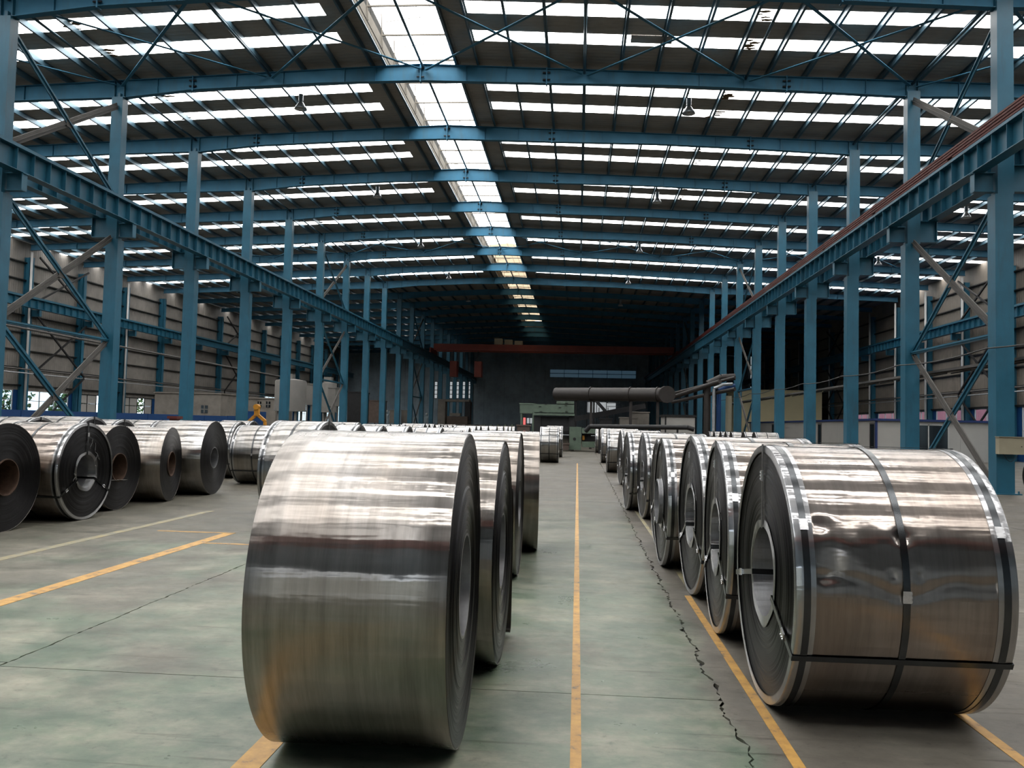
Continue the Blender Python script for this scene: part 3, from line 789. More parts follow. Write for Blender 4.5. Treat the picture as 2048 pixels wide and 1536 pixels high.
# ------------------------------------------------------------------ coils
RR = 0.69; RC = 0.235
def set_uv(o, W, R):
    me = o.data; uv = me.uv_layers.new(name='UVMap'); 
    co = [v.co for v in me.vertices]
    for p in me.polygons:
        angs = []
        for li in p.loop_indices:
            v = co[me.loops[li].vertex_index]; angs.append(math.atan2(v.z-R, v.y))
        if max(angs)-min(angs) > PI: angs = [a+2*PI if a < 0 else a for a in angs]
        for li, a in zip(p.loop_indices, angs):
            v = co[me.loops[li].vertex_index]; uv.data[li].uv = (v.x, a*R)
def coil(W, wrapped, steelm='steel', seg=96, rings=26, fancy=False, R=RR, rc=RC, angles=(90, 212, -28), tele=0.004, dent=None, sleeve=None, nx=2, seed=0, core_ring=True, chalk=False):
    """near face at local x=0, body towards +x; axis height R"""
    rnd = random.Random(seed); root = empty('steel_coil')
    T = 0.0
    if dent is None:
        b = MB(); prof = [(0.002, R-0.004), (0.0, R-0.001), (0.002, R)] + [(0.002+(W-0.004)*i/nx, R) for i in range(1, nx)] + [(W-0.002, R), (W, R-0.001), (W-0.002, R-0.004)]
        b.lathe_x(prof, seg, R)
    else:
        b = MB(); vs = []; n = nx
        for i in range(seg):
            t = 2*PI*i/seg
            for j in range(n+1):
                x = W*j/n; r = R - dent(x, math.degrees(t) % 360); vs.append((x, r*math.cos(t), R+r*math.sin(t)))
        fs = []
        for i in range(seg):
            i2 = (i+1) % seg
            for j in range(n): fs.append((i*(n+1)+j, i*(n+1)+j+1, i2*(n+1)+j+1, i2*(n+1)+j))
        b.add(vs, fs)
    o = b.build('outer_wrap', steelm, root, smooth=True); set_uv(o, W, R)
    for side in (0, 1):
        prof = []; off = 0
        for i in range(rings+1):
            r = rc + (R-0.003-rc)*i/rings
            off = max(-tele, min(tele, off + rnd.uniform(-tele, tele)*0.6)) if 0 < i < rings else 0
            x = off+0.004 if side == 0 else W-0.004-off
            if 0 < i < rings: prof.append((x, r-0.0015))
            prof.append((x, r))
        MB().lathe_x(prof, seg, R).build('end_face', 'edge', root, smooth='auto')
    sl = sleeve or 'bore'
    x0 = -0.012 if sleeve else 0.004
    MB().lathe_x([(x0, rc), (W-x0, rc), (W-x0, rc-0.012), (x0, rc-0.012)], max(32, seg//2), R, closed=True).build('bore_sleeve', sl, root, smooth='auto')
    if not wrapped: return root
    e = 0.003
    for side in (0, 1):
        def X(x): return x if side == 0 else W-x
        teeth = (lambda i, j, t: (0.005 if i % 2 else -0.003)+0.004*math.sin(t*5+seed)) if fancy else (lambda i, j, t: 0.003*math.sin(t*5+seed))
        sg2 = seg*2 if fancy else seg
        b = MB(); b.lathe_x([(X(-e), R-0.040), (X(-e-0.001), R-0.012), (X(-e), R+e-0.003), (X(0.003), R+e), (X(0.045), R+e), (X(0.088), R+e), (X(0.088), R+e-0.002), (X(0.004), R-0.002)], sg2, R,
                  jit=lambda i, j, t: teeth(i, j, t) if j == 0 else 0)
        p = b.build('edge_protector', 'protector', root, smooth='auto'); set_uv(p, W, R)
        if core_ring:
            b = MB(); b.lathe_x([(X(-e), rc+0.034), (X(-e-0.001), rc+0.006), (X(-e+0.002), rc-0.014), (X(0.11), rc-0.0145)], seg, R,
                  jit=lambda i, j, t: (0.006*math.sin(t*7+seed)+0.005*math.sin(t*3)) if j == 0 else 0)
            p = b.build('bore_protector', 'protector', root, smooth='auto'); set_uv(p, W, R)
    sw = 0.016; h = 0.0055
    for x in (0.047, W/2, W-0.047):
        MB().lathe_x([(x-sw, R+e), (x-sw, R+h), (x+sw, R+h), (x+sw, R+e)], seg, R).build('strap', 'strapm', root, smooth='auto')
    for a in angles:
        t = math.radians(a); d = Vector((0, math.cos(t), math.sin(t))); c = Vector((0, 0, R)); n = Vector((0, -math.sin(t), math.cos(t)))
        X0, X1 = -0.0075, W+0.0075; r0, r1 = rc-0.019, R+0.008
        P = [c+d*r0+Vector((X0, 0, 0)), c+d*r1+Vector((X0, 0, 0)), c+d*r1+Vector((X1, 0, 0)), c+d*r0+Vector((X1, 0, 0))]
        b = MB()
        for p, q, th in ((P[0], P[1], (1, 0, 0)), (P[1], P[2], d), (P[2], P[3], (1, 0, 0)), (P[3], P[0], d)):
            dd = (q-p).normalized()*0.001; b.bar(p-dd, q+dd, 0.030, 0.002, th)
        b.build('strap', 'strapm', root)
    # seals
    def seal(p, ax, nrm, s=1.0):
        b = MB(); ax = Vector(ax); nrm = Vector(nrm); p = Vector(p); w = ax.cross(nrm)
        b.bar(p-ax*0.028, p+ax*0.028, 0.040, 0.006, nrm)
        for q in (-0.018, 0, 0.018):
            for s2 in (-1, 1): b.bar(p+ax*(q-0.004)+w*0.017*s2+nrm*0.004, p+ax*(q+0.004)+w*0.017*s2+nrm*0.004, 0.007, 0.004, nrm)
        b.build('strap_seal', 'seal', root)
    for x, a in ((0.047, 152), (W/2, 179), (W-0.047, 153)):
        t = math.radians(a); d = Vector((0, math.cos(t), math.sin(t))); seal(Vector((x, 0, R))+d*(R+0.009), (0, -math.sin(t), math.cos(t)), d)
    for a in angles:
        t = math.radians(a); d = Vector((0, math.cos(t), math.sin(t))); seal(Vector((-0.012, 0, R))+d*(rc+0.62*(R-rc)), d, (-1, 0, 0))
    if chalk:
        b = MB(); rnd2 = random.Random(seed+5)
        for (cy_, cz_, ln) in ((-0.20, 0.40, 9), (-0.26, 0.22, 11), (-0.12, 0.46, 7), (0.30, -0.02, 6)):
            y, z = cy_, R+cz_
            for i in range(ln):
                y2 = y+rnd2.uniform(-0.035, 0.035); z2 = z+rnd2.uniform(-0.05, 0.02)
                b.bar((-0.0035, y, z), (-0.0035, y2, z2), 0.006, 0.002, (1, 0, 0)); y, z = y2, z2
                if i % 3 == 2: z -= 0.02
        b.build('chalk_marks', 'chalk', root)
    return root
def place(root, X, Y, R, yaw, flip, label, group, baseR=RR, W=None):
    s = R/baseR
    root.location = (X, Y, 0.0005 + (0.0055*s if root.get('wr') else 0)); root.rotation_euler = (0, 0, yaw+(PI if flip else 0)); root.scale = (1, s, s)
    return tag(root, label, 'steel coil', group)

GR = 'strapped steel coils lined up right of the centre line'
# front right coil with a dented wrapping
def dentf(x, a):
    d = 0.0
    a = a-180                                   # negative: above the middle (front side, degrees from horizontal towards the top is < 180)
    # crease dipping towards the middle strap
    g = lambda u, w: math.exp(-(u/w)**2)
    cz = -8 + 6.5*g(x-0.5, 0.17) + 2*g(x-0.85, 0.1)
    d += 0.008*g(a-cz, 3.0)
    d += 0.013*g(x-0.16, 0.07)*g(a+13, 7.0)
    d -= 0.006*g(x-0.25, 0.05)*g(a+20, 5.0)
    d += 0.008*g(x-0.13, 0.03)*g(a+7, 3.0)
    d += 0.007*g(x-0.13, 0.05)*g(a+28, 3.5)
    d += 0.014*g(x-0.5, 0.030)*g(a+24, 2.2)
    d -= 0.002*(g(x-0.43, 0.05)*g(a+25.5, 3.5) + g(x-0.58, 0.05)*g(a+22, 3.5))
    d += 0.006*(g(x-0.44, 0.02)*g(a+9, 2.0) + g(x-0.56, 0.02)*g(a+9, 2.0))
    d += 0.004*g(x-0.72, 0.14)*g(a+16, 6) + 0.004*g(x-0.40, 0.10)*g(a+15, 5)
    return d if 0.085 < x < 0.915 else 0
r1 = coil(1.0, True, 'steel_wrap', seg=360, rings=64, fancy=True, angles=(90, 206, -10), rc=0.255, dent=dentf, nx=110, seed=1); r1['wr'] = 1
place(r1, 1.03, 4.78, 0.687, 0.015, False, 'large strapped steel coil with a dented wrapping, front of the right row', GR)
wrapA = coil(1.0, True, 'steel_wrap', seg=200, rings=48, fancy=True, seed=2, nx=4, chalk=True, rc=0.25, angles=(90, 208, -28)); wrapA['wr'] = 1
wrapB = coil(1.0, True, 'steel_cool', seg=72, rings=14, seed=3); wrapB['wr'] = 1
bareA = coil(0.77, False, 'steel', seg=128, rings=40, seed=4, tele=0.006)
bareR = coil(1.0, False, 'steel', seg=96, rings=30, seed=5, tele=0.003, sleeve='bore_rust')
used = set()
def inst(proto):
    if proto.name not in used: used.add(proto.name); return proto
    return copy_tree(proto)
for X, Y, R, yw, lab in [
    (1.018, 6.321, 0.686, -0.03, 'strapped coil with chalk marks on its dark face, second in the right row'),
    (1.020, 7.714, 0.697, 0.03, 'strapped coil with chalk marks and a split bore lining, third in the right row'),
    (0.909, 9.256, 0.674, 0.016, 'slightly smaller strapped coil with its core pushed out, fourth in the right row')]:
    c = place(inst(wrapA), X, Y, R, yw, False, lab, GR)
o = MB().lathe_x([(0.15, 0.246), (-0.040, 0.246), (-0.045, 0.240), (-0.045, 0.228), (0.15, 0.228)], 72, RR).build('inner_wraps', 'bore', c, smooth='auto'); set_uv(o, 1, RR)
for X, Y, R, yw, lab in [
    (1.0, 10.75, 0.66, 0.02, 'strapped coil half hidden behind the fourth of the right row'),
    (1.069, 14.0, 0.690, 0.05, 'strapped coil after the gap in the right row, nearer of the tight trio'),
    (0.892, 15.40, 0.689, 0.048, 'strapped coil in the right row, middle of the tight trio'),
    (1.11, 16.9, 0.69, 0.05, 'strapped coil in the right row, last of the tight trio'),
    (1.110, 22.098, 0.699, 0.055, 'strapped coil in the right row seen edge-on beyond the tight trio'),
    (0.974, 28.03, 0.712, 0.0, 'broad silver coil in the right row seen mostly from the front'),
    (0.990, 35.4, 0.712, 0.0, 'strapped coil in the right row before the last one'),
    (1.039, 49.0, 0.69, 0.0, 'last and smallest coil of the right row beside the green machine')]:
    place(inst(wrapB), X, Y, R, yw, False, lab, GR)
# left-of-centre row
GL = 'bare steel coils lined up left of the centre line'
l1 = coil(0.80, False, 'steel', seg=360, rings=80, seed=11, tele=0.005, nx=6)
place(l1, -0.505, 3.965, 0.708, 0.022, True, 'huge shiny bare steel coil at the front left of the centre line', GL)
l2 = coil(0.77, False, 'steel', seg=160, rings=50, seed=12, tele=0.010, nx=3)
# loose outer end hanging down from the far side
b = MB(); pts = []
Rl = RR+0.004
for i in range(5):
    t = math.radians(150+30*i/4); pts.append((Rl*math.cos(t), RR+Rl*math.sin(t)))
pts += [(-Rl, RR-0.25), (-Rl, RR-0.45), (-Rl+0.003, 0.14)]
for i in range(7):
    t = math.radians(180+i*25); pts.append((-Rl+0.055+0.05*math.cos(t), 0.085+0.06*math.sin(t)))
vs = []
for (y, z) in pts: vs += [(-0.012, y, z), (0.75, y, z)]
b.add(vs, [(2*i, 2*i+1, 2*i+3, 2*i+2) for i in range(len(pts)-1)])
o = b.build('loose_end', 'shaded', l2, smooth=True); set_uv(o, 1, RR)
md = o.modifiers.new('thick', 'SOLIDIFY'); md.thickness = 0.002; md.offset = 0
place(l2, -0.450, 5.30, 0.679, 0.0, True, 'bare steel coil with a loose hanging strip end, second in the centre-left row', GL)
place(inst(bareA), -0.551, 8.355, 0.693, 0.007, True, 'bare steel coil with bright scalloped lower edge, third in the centre-left row', GL)
place(inst(bareA), -0.452, 10.08, 0.697, 0.06, True, 'bare steel coil, fourth and last of the front centre-left group', GL)
GM = 'strapped coils far down the centre-left row'
wrapC = coil(0.75, True, 'steel_cool', seg=72, rings=12, seed=13, angles=(90, 30, -30)); wrapC['wr'] = 1
for X, Y, R, lab in [(-0.737, 34.3, 0.715, 'small looking strapped coil standing alone beyond the centre-left group'),
                     (-0.70, 40.5, 0.74, 'strapped coil just behind the lone far centre-left coil'),
                     (-0.78, 46.0, 0.73, 'strapped coil hidden behind the two far centre-left coils')]:
    place(inst(wrapC), X, Y, R, 0.0, True, lab, GM)
# left block
GA = 'coils in the front file on the left'
place(inst(bareR), -7.024, 9.972, 0.671, 0.0, True, 'dark-faced bare coil with rusty sleeve cut by the left picture edge', GA)
wA2 = inst(wrapA) if False else copy_tree(wrapA)
place(wA2, -6.864, 11.411, 0.673, 0.0, True, 'strapped coil with bright ring around its dark face, left file', GA)
place(inst(bareR), -7.132, 12.745, 0.658, 0.0, True, 'bare coil with a rusty sleeve and a scrap of paper in its bore', GA)
place(inst(bareR), -7.086, 14.362, 0.642, 0.18, True, 'smaller matt bare coil with rusty sleeve, turned slightly, left file', GA)
bareG = coil(1.0, False, 'steel_cool', seg=96, rings=30, seed=15, tele=0.003, rc=0.20)
place(bareG, -6.970, 15.862, 0.700, 0.052, True, 'bare coil with crinkled bright wrap and grey face, last of the open left file', GA)
pp = MB().add([(-7.12, 12.50, 0.475), (-7.20, 12.85, 0.44), (-7.10, 12.95, 0.455), (-7.08, 12.62, 0.47)], [(0, 1, 2, 3)]).build('paper_scrap', 'office')
md = pp.modifiers.new('thick', 'SOLIDIFY'); md.thickness = 0.002
tag(pp, 'white scrap of paper lying in the bore of a left coil', 'paper')
place(inst(wrapB), -8.35, 20.5, 0.69, 0.0, True, 'strapped coil tucked behind the grey-faced bare coil on the left', GA)
place(inst(wrapB), -7.655, 18.85, 0.66, 0.0, False, 'strapped silver coil with dark lower half between the left files', GA)
c2 = coil(0.76, True, 'steel_cool', seg=160, rings=16, seed=16, nx=3); c2['wr'] = 1
place(c2, -4.417, 12.261, 0.722, -0.042, False, 'strapped coil with crinkled bright wrapping behind the huge front left coil', GA)
# second file behind, tops only
GB = 'coils in the rear files on the left'
for i, (px, py, Y, R, lab) in enumerate([
    (82, 836.5, 14.2, 0.70, 'strapped coil top showing in the rear left file at the picture edge'),
    (188.7, 834.6, 15.6, 0.713, 'tallest strapped coil top showing behind the ringed left coil'),
    (249, 841.6, 17.1, 0.69, 'strapped coil top peeping above the paper-scrap coil'),
    (325, 841, 18.6, 0.69, 'strapped coil top peeping above the smaller matt coil'),
    (432, 842, 22.5, 0.69, 'strapped coil in the rear left file behind the grey-faced coil'),
    (508, 840.5, 27.0, 0.70, 'strapped coil top below the yellow coil lifter')]):
    p = at(px, py, Y); place(inst(wrapB), p.x, Y, R, 0.0, True, lab, GB)
GE = 'coils in the long file behind the huge front coil'
for i, dx in enumerate([430, 385, 333, 268, 228, 218, 201, 192, 177, 160, 147, 138, 131, 124]):
    z = 3.7*1690/dx; Y = z-0.3
    R = [0.70, 0.69, 0.69, 0.67, 0.62, 0.67, 0.70, 0.70, 0.70, 0.70, 0.70, 0.70, 0.70, 0.70][i]
    if i == 5: Y += 0.5
    place(inst(wrapB if i % 3 else wrapC), -3.7, Y, R, 0.0, True, 'strapped coil in the file behind the huge front coil, %s from the front' % (ORD[i] if i else 'first'), GE)
GF = 'coils in the far file on the left'
for i in range(22):
    Y = 25.2+1.5*i + (3.0 if i > 1 else 0) + (2.5 if i > 4 else 0)
    place(inst(wrapB), -7.0+random.uniform(-0.1, 0.1), Y, random.choice([0.69, 0.70, 0.715]), 0.0, True, 'strapped coil in the far left file, %s from the front' % (ORD[i] if i else 'first'), GF)
GH = 'coils in the far file on the right'
for i, Y in enumerate([39.2, 41.7, 45.0, 46.6, 48.2, 50.5, 52.6]):
    place(inst(wrapB), 8.0, Y, 0.70 if i < 2 else 0.69, 0.0, False, 'small looking strapped coil in the far right file, %s from the front' % (ORD[i] if i else 'first'), GH)
sc_ = coil(0.9, False, 'steel_cool', seg=64, rings=12, seed=21, R=0.42, rc=0.15)
place(sc_, 12.05, 23.6, 0.42, 0.0, False, 'low pale coil beyond the nearest right column', 'odd coils on the right', baseR=0.42)

# ------------------------------------------------------------------ details on the right
root = empty('switch_box', (XR-0.28, FY(4)-0.42, 1.02)); tag(root, 'cream metal switch box fixed on the nearest right column', 'switch box')
MB().box(0, 0.60, 0, 0.19, 0, 0.43).build('case', 'boxcream', root); MB().box(-0.02, 0.62, -0.03, 0.19, 0.43, 0.445).build('lid', 'boxcream', root)
MB().tube((0.54, -0.015, 0.2), (0.54, 0.0, 0.2), 0.012, 8).build('lock', 'dark', root)
b = MB(); pts = [(0.1, 0.05, 0)]+[(0.1+0.35*i/10, 0.0, -0.18*math.sin(PI*i/10)) for i in range(11)]; b.path(pts, 0.006, 6); b.build('cable', 'dark', root)
# cables slung along the right columns
b = MB(); pts = []
for k in range(3, 12):
    for j in range(6):
        u = j/6; pts.append((XR-0.42, FY(k)-0.1+6*u, 3.72-0.10*math.sin(PI*u)))
b.path(pts, 0.02, 6); o = b.build('slung_cable', 'dark'); tag(o, 'thin black cable slung along the right column row', 'cable')
root = empty('cable_tray', (XR+0.55, FY(3), 3.42)); tag(root, 'brown cable tray running behind the right column row', 'cable tray')
b = MB(); b.box(-0.12, 0.12, 0, 60, 0, 0.02); b.box(-0.12, -0.10, 0, 60, 0, 0.1); b.box(0.10, 0.12, 0, 60, 0, 0.1); b.build('tray', 'primer', root)
b = MB(); 
for i in range(40): b.tube((random.uniform(-0.05, 0.05), 1.5*i, -0.03), (random.uniform(-0.05, 0.05), 1.5*i+1.3, -0.05), 0.022, 6)
o = b.build('cables', 'dark', root); o['kind'] = 'stuff'
for side, X, sg in (('left', XWL+0.75, 1), ('right', XWR-0.75, -1)):
    for z, r_ in ((4.35, 0.05), (4.1, 0.035)):
        o = MB().tube((X, FY(3), z), (X, FY(16), z), r_, 8).build('wall_pipe', 'primer' if r_ > 0.04 else 'galv', None, smooth=True)
        tag(o, '%s service pipe running along the %s wall' % ('thick brown' if r_ > 0.04 else 'thin grey', side), 'pipe')
o = MB().path([(XL-3.0, 24, 4.5), (XL-3.0, 56, 4.3)], 0.04, 8).build('service_pipe', 'primer'); tag(o, 'brown service pipe along the left side aisle', 'pipe')

# office cabin on the right
YO = 49.0; a = at(1753, 837, YO); c = at(1977, 839, YO); zt = a.z
root = empty('office_cabin', (a.x, YO, 0)); tag(root, 'white prefabricated office cabin with navy trim in the right aisle', 'cabin')
wx = c.x-a.x
for i in range(4): 
    x0, x1 = wx*i/4, wx*(i+1)/4
    if i == 1:
        MB().box(x0+0.005, x1-0.005, 0, 0.08, 2.05, zt-0.12).build('wall_panel', 'office', root)
        MB().box(x0+0.005, x0+0.15, 0, 0.08, 0, 2.05).build('wall_panel', 'office', root)
    elif i == 2:
        MB().box(x0+0.005, x1-0.005, 0, 0.08, 2.05, zt-0.12).build('wall_panel', 'office', root)
        MB().box(x0+0.9, x1-0.005, 0, 0.08, 0, 2.05).build('wall_panel', 'office', root)
    else: MB().box(x0+0.005, x1-0.005, 0, 0.08, 0, zt-0.12).build('wall_panel', 'office', root)
dx0, dx1 = wx/4+0.15, wx/2+0.9
f = MB(); 
for x in (dx0, (dx0+dx1)/2, dx1-0.06): f.box(x, x+0.06, -0.02, 0.06, 0, 2.05)
f.box(dx0, dx1, -0.02, 0.06, 1.99, 2.05); fr = f.build('door_frame', 'white', root)
for x0, x1 in ((dx0+0.06, (dx0+dx1)/2), ((dx0+dx1)/2+0.06, dx1-0.06)): MB().box(x0, x1, 0.02, 0.04, 0.03, 1.99).build('pane', 'glassdark', fr)
MB().box(-0.12, wx+0.12, -0.15, 36, zt-0.12, zt).build('roof', 'navy', root)
for x in (-0.06, wx): MB().box(x, x+0.1, -0.06, 0.1, 0, zt-0.1).build('corner_post', 'navy', root)
y = 0.1
i = 0
while y < 35:
    y2 = y+3.5
    MB().box(-0.03, 0.05, y+0.9, y2-0.005, 0, zt-0.12).build('wall_panel', 'office', root)
    if i % 3 == 2: MB().box(-0.03, 0.05, y+0.005, y+0.9, 0, zt-0.12).build('wall_panel', 'office', root)
    else:
        MB().box(-0.03, 0.05, y+0.005, y+0.9, 2.1, zt-0.12).build('wall_panel', 'office', root)
        d = MB(); d.box(-0.06, 0.0, y+0.02, y+0.10, 0, 2.1); d.box(-0.06, 0.0, y+0.80, y+0.88, 0, 2.1); d.box(-0.06, 0, y+0.1, y+0.8, 2.0, 2.1); dd = d.build('door_frame', 'primer', root)
        MB().box(-0.04, -0.01, y+0.1, y+0.8, 0.02, 2.0).build('door_leaf', 'glassdark', dd)
    y = y2; i += 1
MB().box(wx-0.08, wx, 0.1, 35, 0, zt-0.12).build('wall_panel', 'office', root)
# beige room behind it
p0, p1 = at(1484, 781, 88), at(1644, 782, 88)
root = empty('beige_block', (p0.x, 88, 0)); tag(root, 'plain beige two-storey room standing behind the office cabin', 'building')
MB().box(0, p1.x-p0.x, 0, 8, 0, p0.z).build('body', 'beige', root); MB().box(-0.1, p1.x-p0.x+0.1, -0.1, 8.1, p0.z, p0.z+0.12).build('parapet', 'beige', root)
# small white cabin further in (1337..1390)
p0, p1 = at(1330, 829, 62), at(1390, 832, 62)
root = empty('control_cabin', (p0.x, 62, 0)); tag(root, 'small pale control cabin with a dark roof edge by the far right columns', 'cabin')
MB().box(0, p1.x-p0.x, 0, 3, 0, p0.z-0.15).build('body', 'office', root); MB().box(-0.1, p1.x-p0.x+0.1, -0.1, 3.1, p0.z-0.15, p0.z).build('roof', 'dark', root)
MB().box(-0.01, 0.10, -0.04, 0.0, 0, p0.z-0.15).build('corner_post', 'dark', root)

# ------------------------------------------------------------------ left aisle: huts, tanks
def hut(x0p, x1p, ytop, Y, label, wins):
    a, c = at(x0p, ytop, Y), at(x1p, ytop, Y); root = empty('rendered_hut', (a.x, Y, 0)); tag(root, label, 'hut'); w = c.x-a.x
    MB().box(0, w, 0, 4, 0, a.z).build('body', 'concrete', root); MB().box(-0.08, w+0.08, -0.08, 4.08, a.z, a.z+0.1).build('roof', 'concrete', root)
    for (u0, u1, v0, v1) in wins:
        p, q = at(u0, v1, Y), at(u1, v0, Y); g = MB().box(p.x-a.x, q.x-a.x, -0.03, 0.02, p.z, q.z).build('window', 'glassdark', root)
        b = MB(); cx = ((p.x+q.x)/2)-a.x; cz_ = (p.z+q.z)/2; b.box(cx-0.03, cx+0.03, -0.06, -0.02, p.z, q.z); b.box(p.x-a.x, q.x-a.x, -0.06, -0.02, cz_-0.03, cz_+0.03); b.build('mullion', 'tank', g)
hut(310, 442, 786, 62, 'rough grey rendered hut in the left aisle', [(402, 416, 811, 826)])
hut(445, 552, 796, 66.5, 'lower grey rendered hut with two small windows beside the tanks', [(515, 523, 803, 815), (532, 541, 803, 815)])
def tank(u0, u1, v0, v1, Y, label, name='storage_tank'):
    a, c = at(u0, v0, Y), at(u1, v1, Y); r = (c.x-a.x)/2; root = empty(name, ((a.x+c.x)/2, Y, 0)); tag(root, label, 'tank', 'grey tanks in the left aisle')
    b = MB(); b.lathe_z([(0, c.z), (r, c.z), (r, a.z), (r*0.95, a.z+0.1), (0, a.z+0.25)], 40, (0, 0, 0)); b.build('shell', 'tank', root, smooth='auto')
    b = MB(); b.lathe_z([(r+0.06, c.z-0.05), (r+0.06, c.z+0.03), (r, c.z+0.03)], 40, (0, 0, 0)); b.build('bottom_rim', 'tank', root)
    for i in range(4):
        t = PI/4+i*PI/2; MB().box(r*0.8*math.cos(t)-0.07, r*0.8*math.cos(t)+0.07, r*0.8*math.sin(t)-0.07, r*0.8*math.sin(t)+0.07, 0, c.z).build('leg', 'tank', root)
    MB().box(-0.4, 0.2, -0.3, 0.3, a.z+0.15, a.z+0.55).build('hatch', 'tank', root)
tank(552, 610, 763, 822, 58, 'big grey cylindrical tank on legs behind the left columns')
tank(645, 672, 768, 824, 66, 'narrower grey tank further back in the left aisle')
def grey_box(u0, u1, v0, v1, Y, d, name, label, cat, m='tank'):
    a, c = at(u0, v0, Y), at(u1, v1, Y); root = empty(name, (a.x, Y, 0)); tag(root, label, cat)
    z0 = max(c.z, 0)
    MB().box(0, c.x-a.x, 0, d, z0, a.z).build('body', m, root)
    MB().box(-0.05, c.x-a.x+0.05, -0.05, d+0.05, a.z-0.08, a.z).build('top_edge', m, root)
    if z0 > 0.2:
        for x in (0.05, c.x-a.x-0.15):
            for y in (0.05, d-0.15): MB().box(x, x+0.1, y, y+0.1, 0, z0).build('leg', m, root)
    return root
grey_box(612, 626, 767, 810, 61, 1.2, 'filter_box', 'tall pale filter box on legs between the tank and a column', 'machine')
grey_box(657, 670, 774, 812, 62, 1.2, 'filter_box', 'second pale filter box in front of the narrower tank', 'machine')
grey_box(696, 722, 783, 846, 70, 2.5, 'dark_container', 'tall dark brown container standing between left columns', 'container', 'dark')
grey_box(734, 758, 800, 846, 78, 3.0, 'crate_stack', 'dull beige crate standing between far left columns', 'crate', 'brown')
grey_box(779, 790, 820, 846, 90, 2.0, 'crate', 'small grey beige crate by the far left columns', 'crate', 'concrete')
grey_box(803, 817, 820, 846, 92, 2.0, 'crate', 'grey crate right of the small far left crate', 'crate', 'concrete')
rbx = grey_box(339, 351, 832, 842, 24, 0.3, 'red_box', 'small red box on the blue fence line', 'box', 'rail_red')
# yellow coil lifter resting on the rear coils
Y = 28.6; p = at(515, 846, Y); root = empty('coil_lifter', (p.x, Y, 0)); tag(root, 'yellow coil lifter with triangular arms above the left coils', 'lifting tool')
def L_(u, v): q = at(u, v, Y); return (q.x-p.x, 0, q.z)
MB().bar(L_(514, 812), L_(514, 832), 0.16, 0.14, (0, 1, 0)).build('mast', 'yellow', root)
MB().bar(L_(513, 829), L_(498, 843), 0.10, 0.09, (0, 1, 0)).build('arm', 'yellow', root); MB().bar(L_(515, 829), L_(531, 843), 0.10, 0.09, (0, 1, 0)).build('arm', 'yellow', root)
MB().bar(L_(500, 843), L_(500, 870), 0.09, 0.09, (0, 1, 0)).build('leg', 'yellow', root); MB().bar(L_(530, 843), L_(530, 870), 0.09, 0.09, (0, 1, 0)).build('leg', 'yellow', root)
q = L_(514, 814); MB().tube((q[0], -0.1, q[2]), (q[0], 0.1, q[2]), 0.10, 12).build('shackle', 'yellow', root)
for u in (500, 530):
    q = L_(u, 868); MB().box(q[0]-0.05, q[0]+0.05, -0.05, 0.05, 0, q[2]).build('foot', 'yellow', root)

# ------------------------------------------------------------------ machine line at the far end of the aisle
YM = 52.0
def PB(u0, u1, v0, v1, Y, d, name, m, root, d0=0.0):
    a, c = at(u0, v0, Y), at(u1, v1, Y); ro = root.location
    return MB().box(a.x-ro.x, c.x-ro.x, Y-ro.y+d0, Y-ro.y+d0+d, max(c.z, 0)-ro.z, a.z-ro.z).build(name, m, root)
root = empty('levelling_machine', (-2, YM, 0)); tag(root, 'green strip levelling machine at the end of the centre aisle', 'machine')
PB(1067, 1148, 808, 826, YM, 2.0, 'housing', 'green', root); PB(1113, 1148, 802, 808, YM, 2.0, 'housing_cap', 'green', root)
PB(1066, 1149, 826, 832, YM, 2.2, 'skirt', 'green', root, -0.15); PB(1070, 1148, 832, 875, YM, 2.0, 'lower_frame', 'dark', root, 0.3)
PB(1068, 1080, 832, 903, YM, 1.8, 'leg', 'dark', root, 0.1); PB(1138, 1148, 832, 903, YM, 1.8, 'leg', 'dark', root, 0.1)
for u, v in ((1080, 813), (1082, 823), (1092, 808.5), (1120, 815), (1132, 811), (1133, 823), (1133, 806)): PB(u-2.5, u+2.5, v-0.7, v+0.7, YM, 0.04, 'slot', 'dark', root, -0.05)
root = empty('machine_stand', (0, 50.5, 0)); tag(root, 'pale green machine stand with a round hole closing the aisle', 'machine')
PB(1139, 1162, 853.5, 900, 50.5, 1.2, 'plate', 'green', root); q = at(1149, 878, 50.5); MB().tube((q.x, -0.03, q.z), (q.x, 0.02, q.z), 0.09, 16).build('hole', 'dark', root)
PB(1164, 1190, 856, 867, 50.5, 1.0, 'arm', 'green', root); PB(1164, 1190, 883, 895, 50.5, 1.0, 'arm', 'green', root); PB(1164, 1190, 867, 883, 51.2, 0.8, 'core', 'dark', root)
PB(1122, 1139, 853, 862, 50.7, 1.0, 'hood', 'dark', root); PB(1124, 1138, 869.0, 870.5, 50.4, 0.1, 'guide_bar', 'galv', root); PB(1182, 1192, 870.5, 872, 50.3, 0.1, 'guide_bar', 'galv', root)
PB(1165, 1169, 871, 880, 50.8, 0.2, 'guard', 'yellow', root)
grey_box(1126, 1137.5, 886, 900, 49.8, 0.5, 'pallet_box', 'small beige box on the floor left of the green stand', 'box', 'brown')
grey_box(1040, 1069, 806, 827, 56, 1.5, 'green_cabinet', 'green cabinet raised behind the levelling machine', 'cabinet', 'green')
grey_box(1034, 1058, 849, 862, 48, 1.0, 'wooden_crate', 'brown wooden crate left of the lone far coils', 'crate', 'brown')
grey_box(1200, 1224, 836, 850, 57, 1.0, 'dark_cabinet', 'dark grey cabinet behind the low pipe', 'cabinet', 'dark')
grey_box(1240, 1275, 834, 850, 57, 1.0, 'machine_cabinet', 'dull grey green machine cabinet under the large duct', 'cabinet', 'concrete')
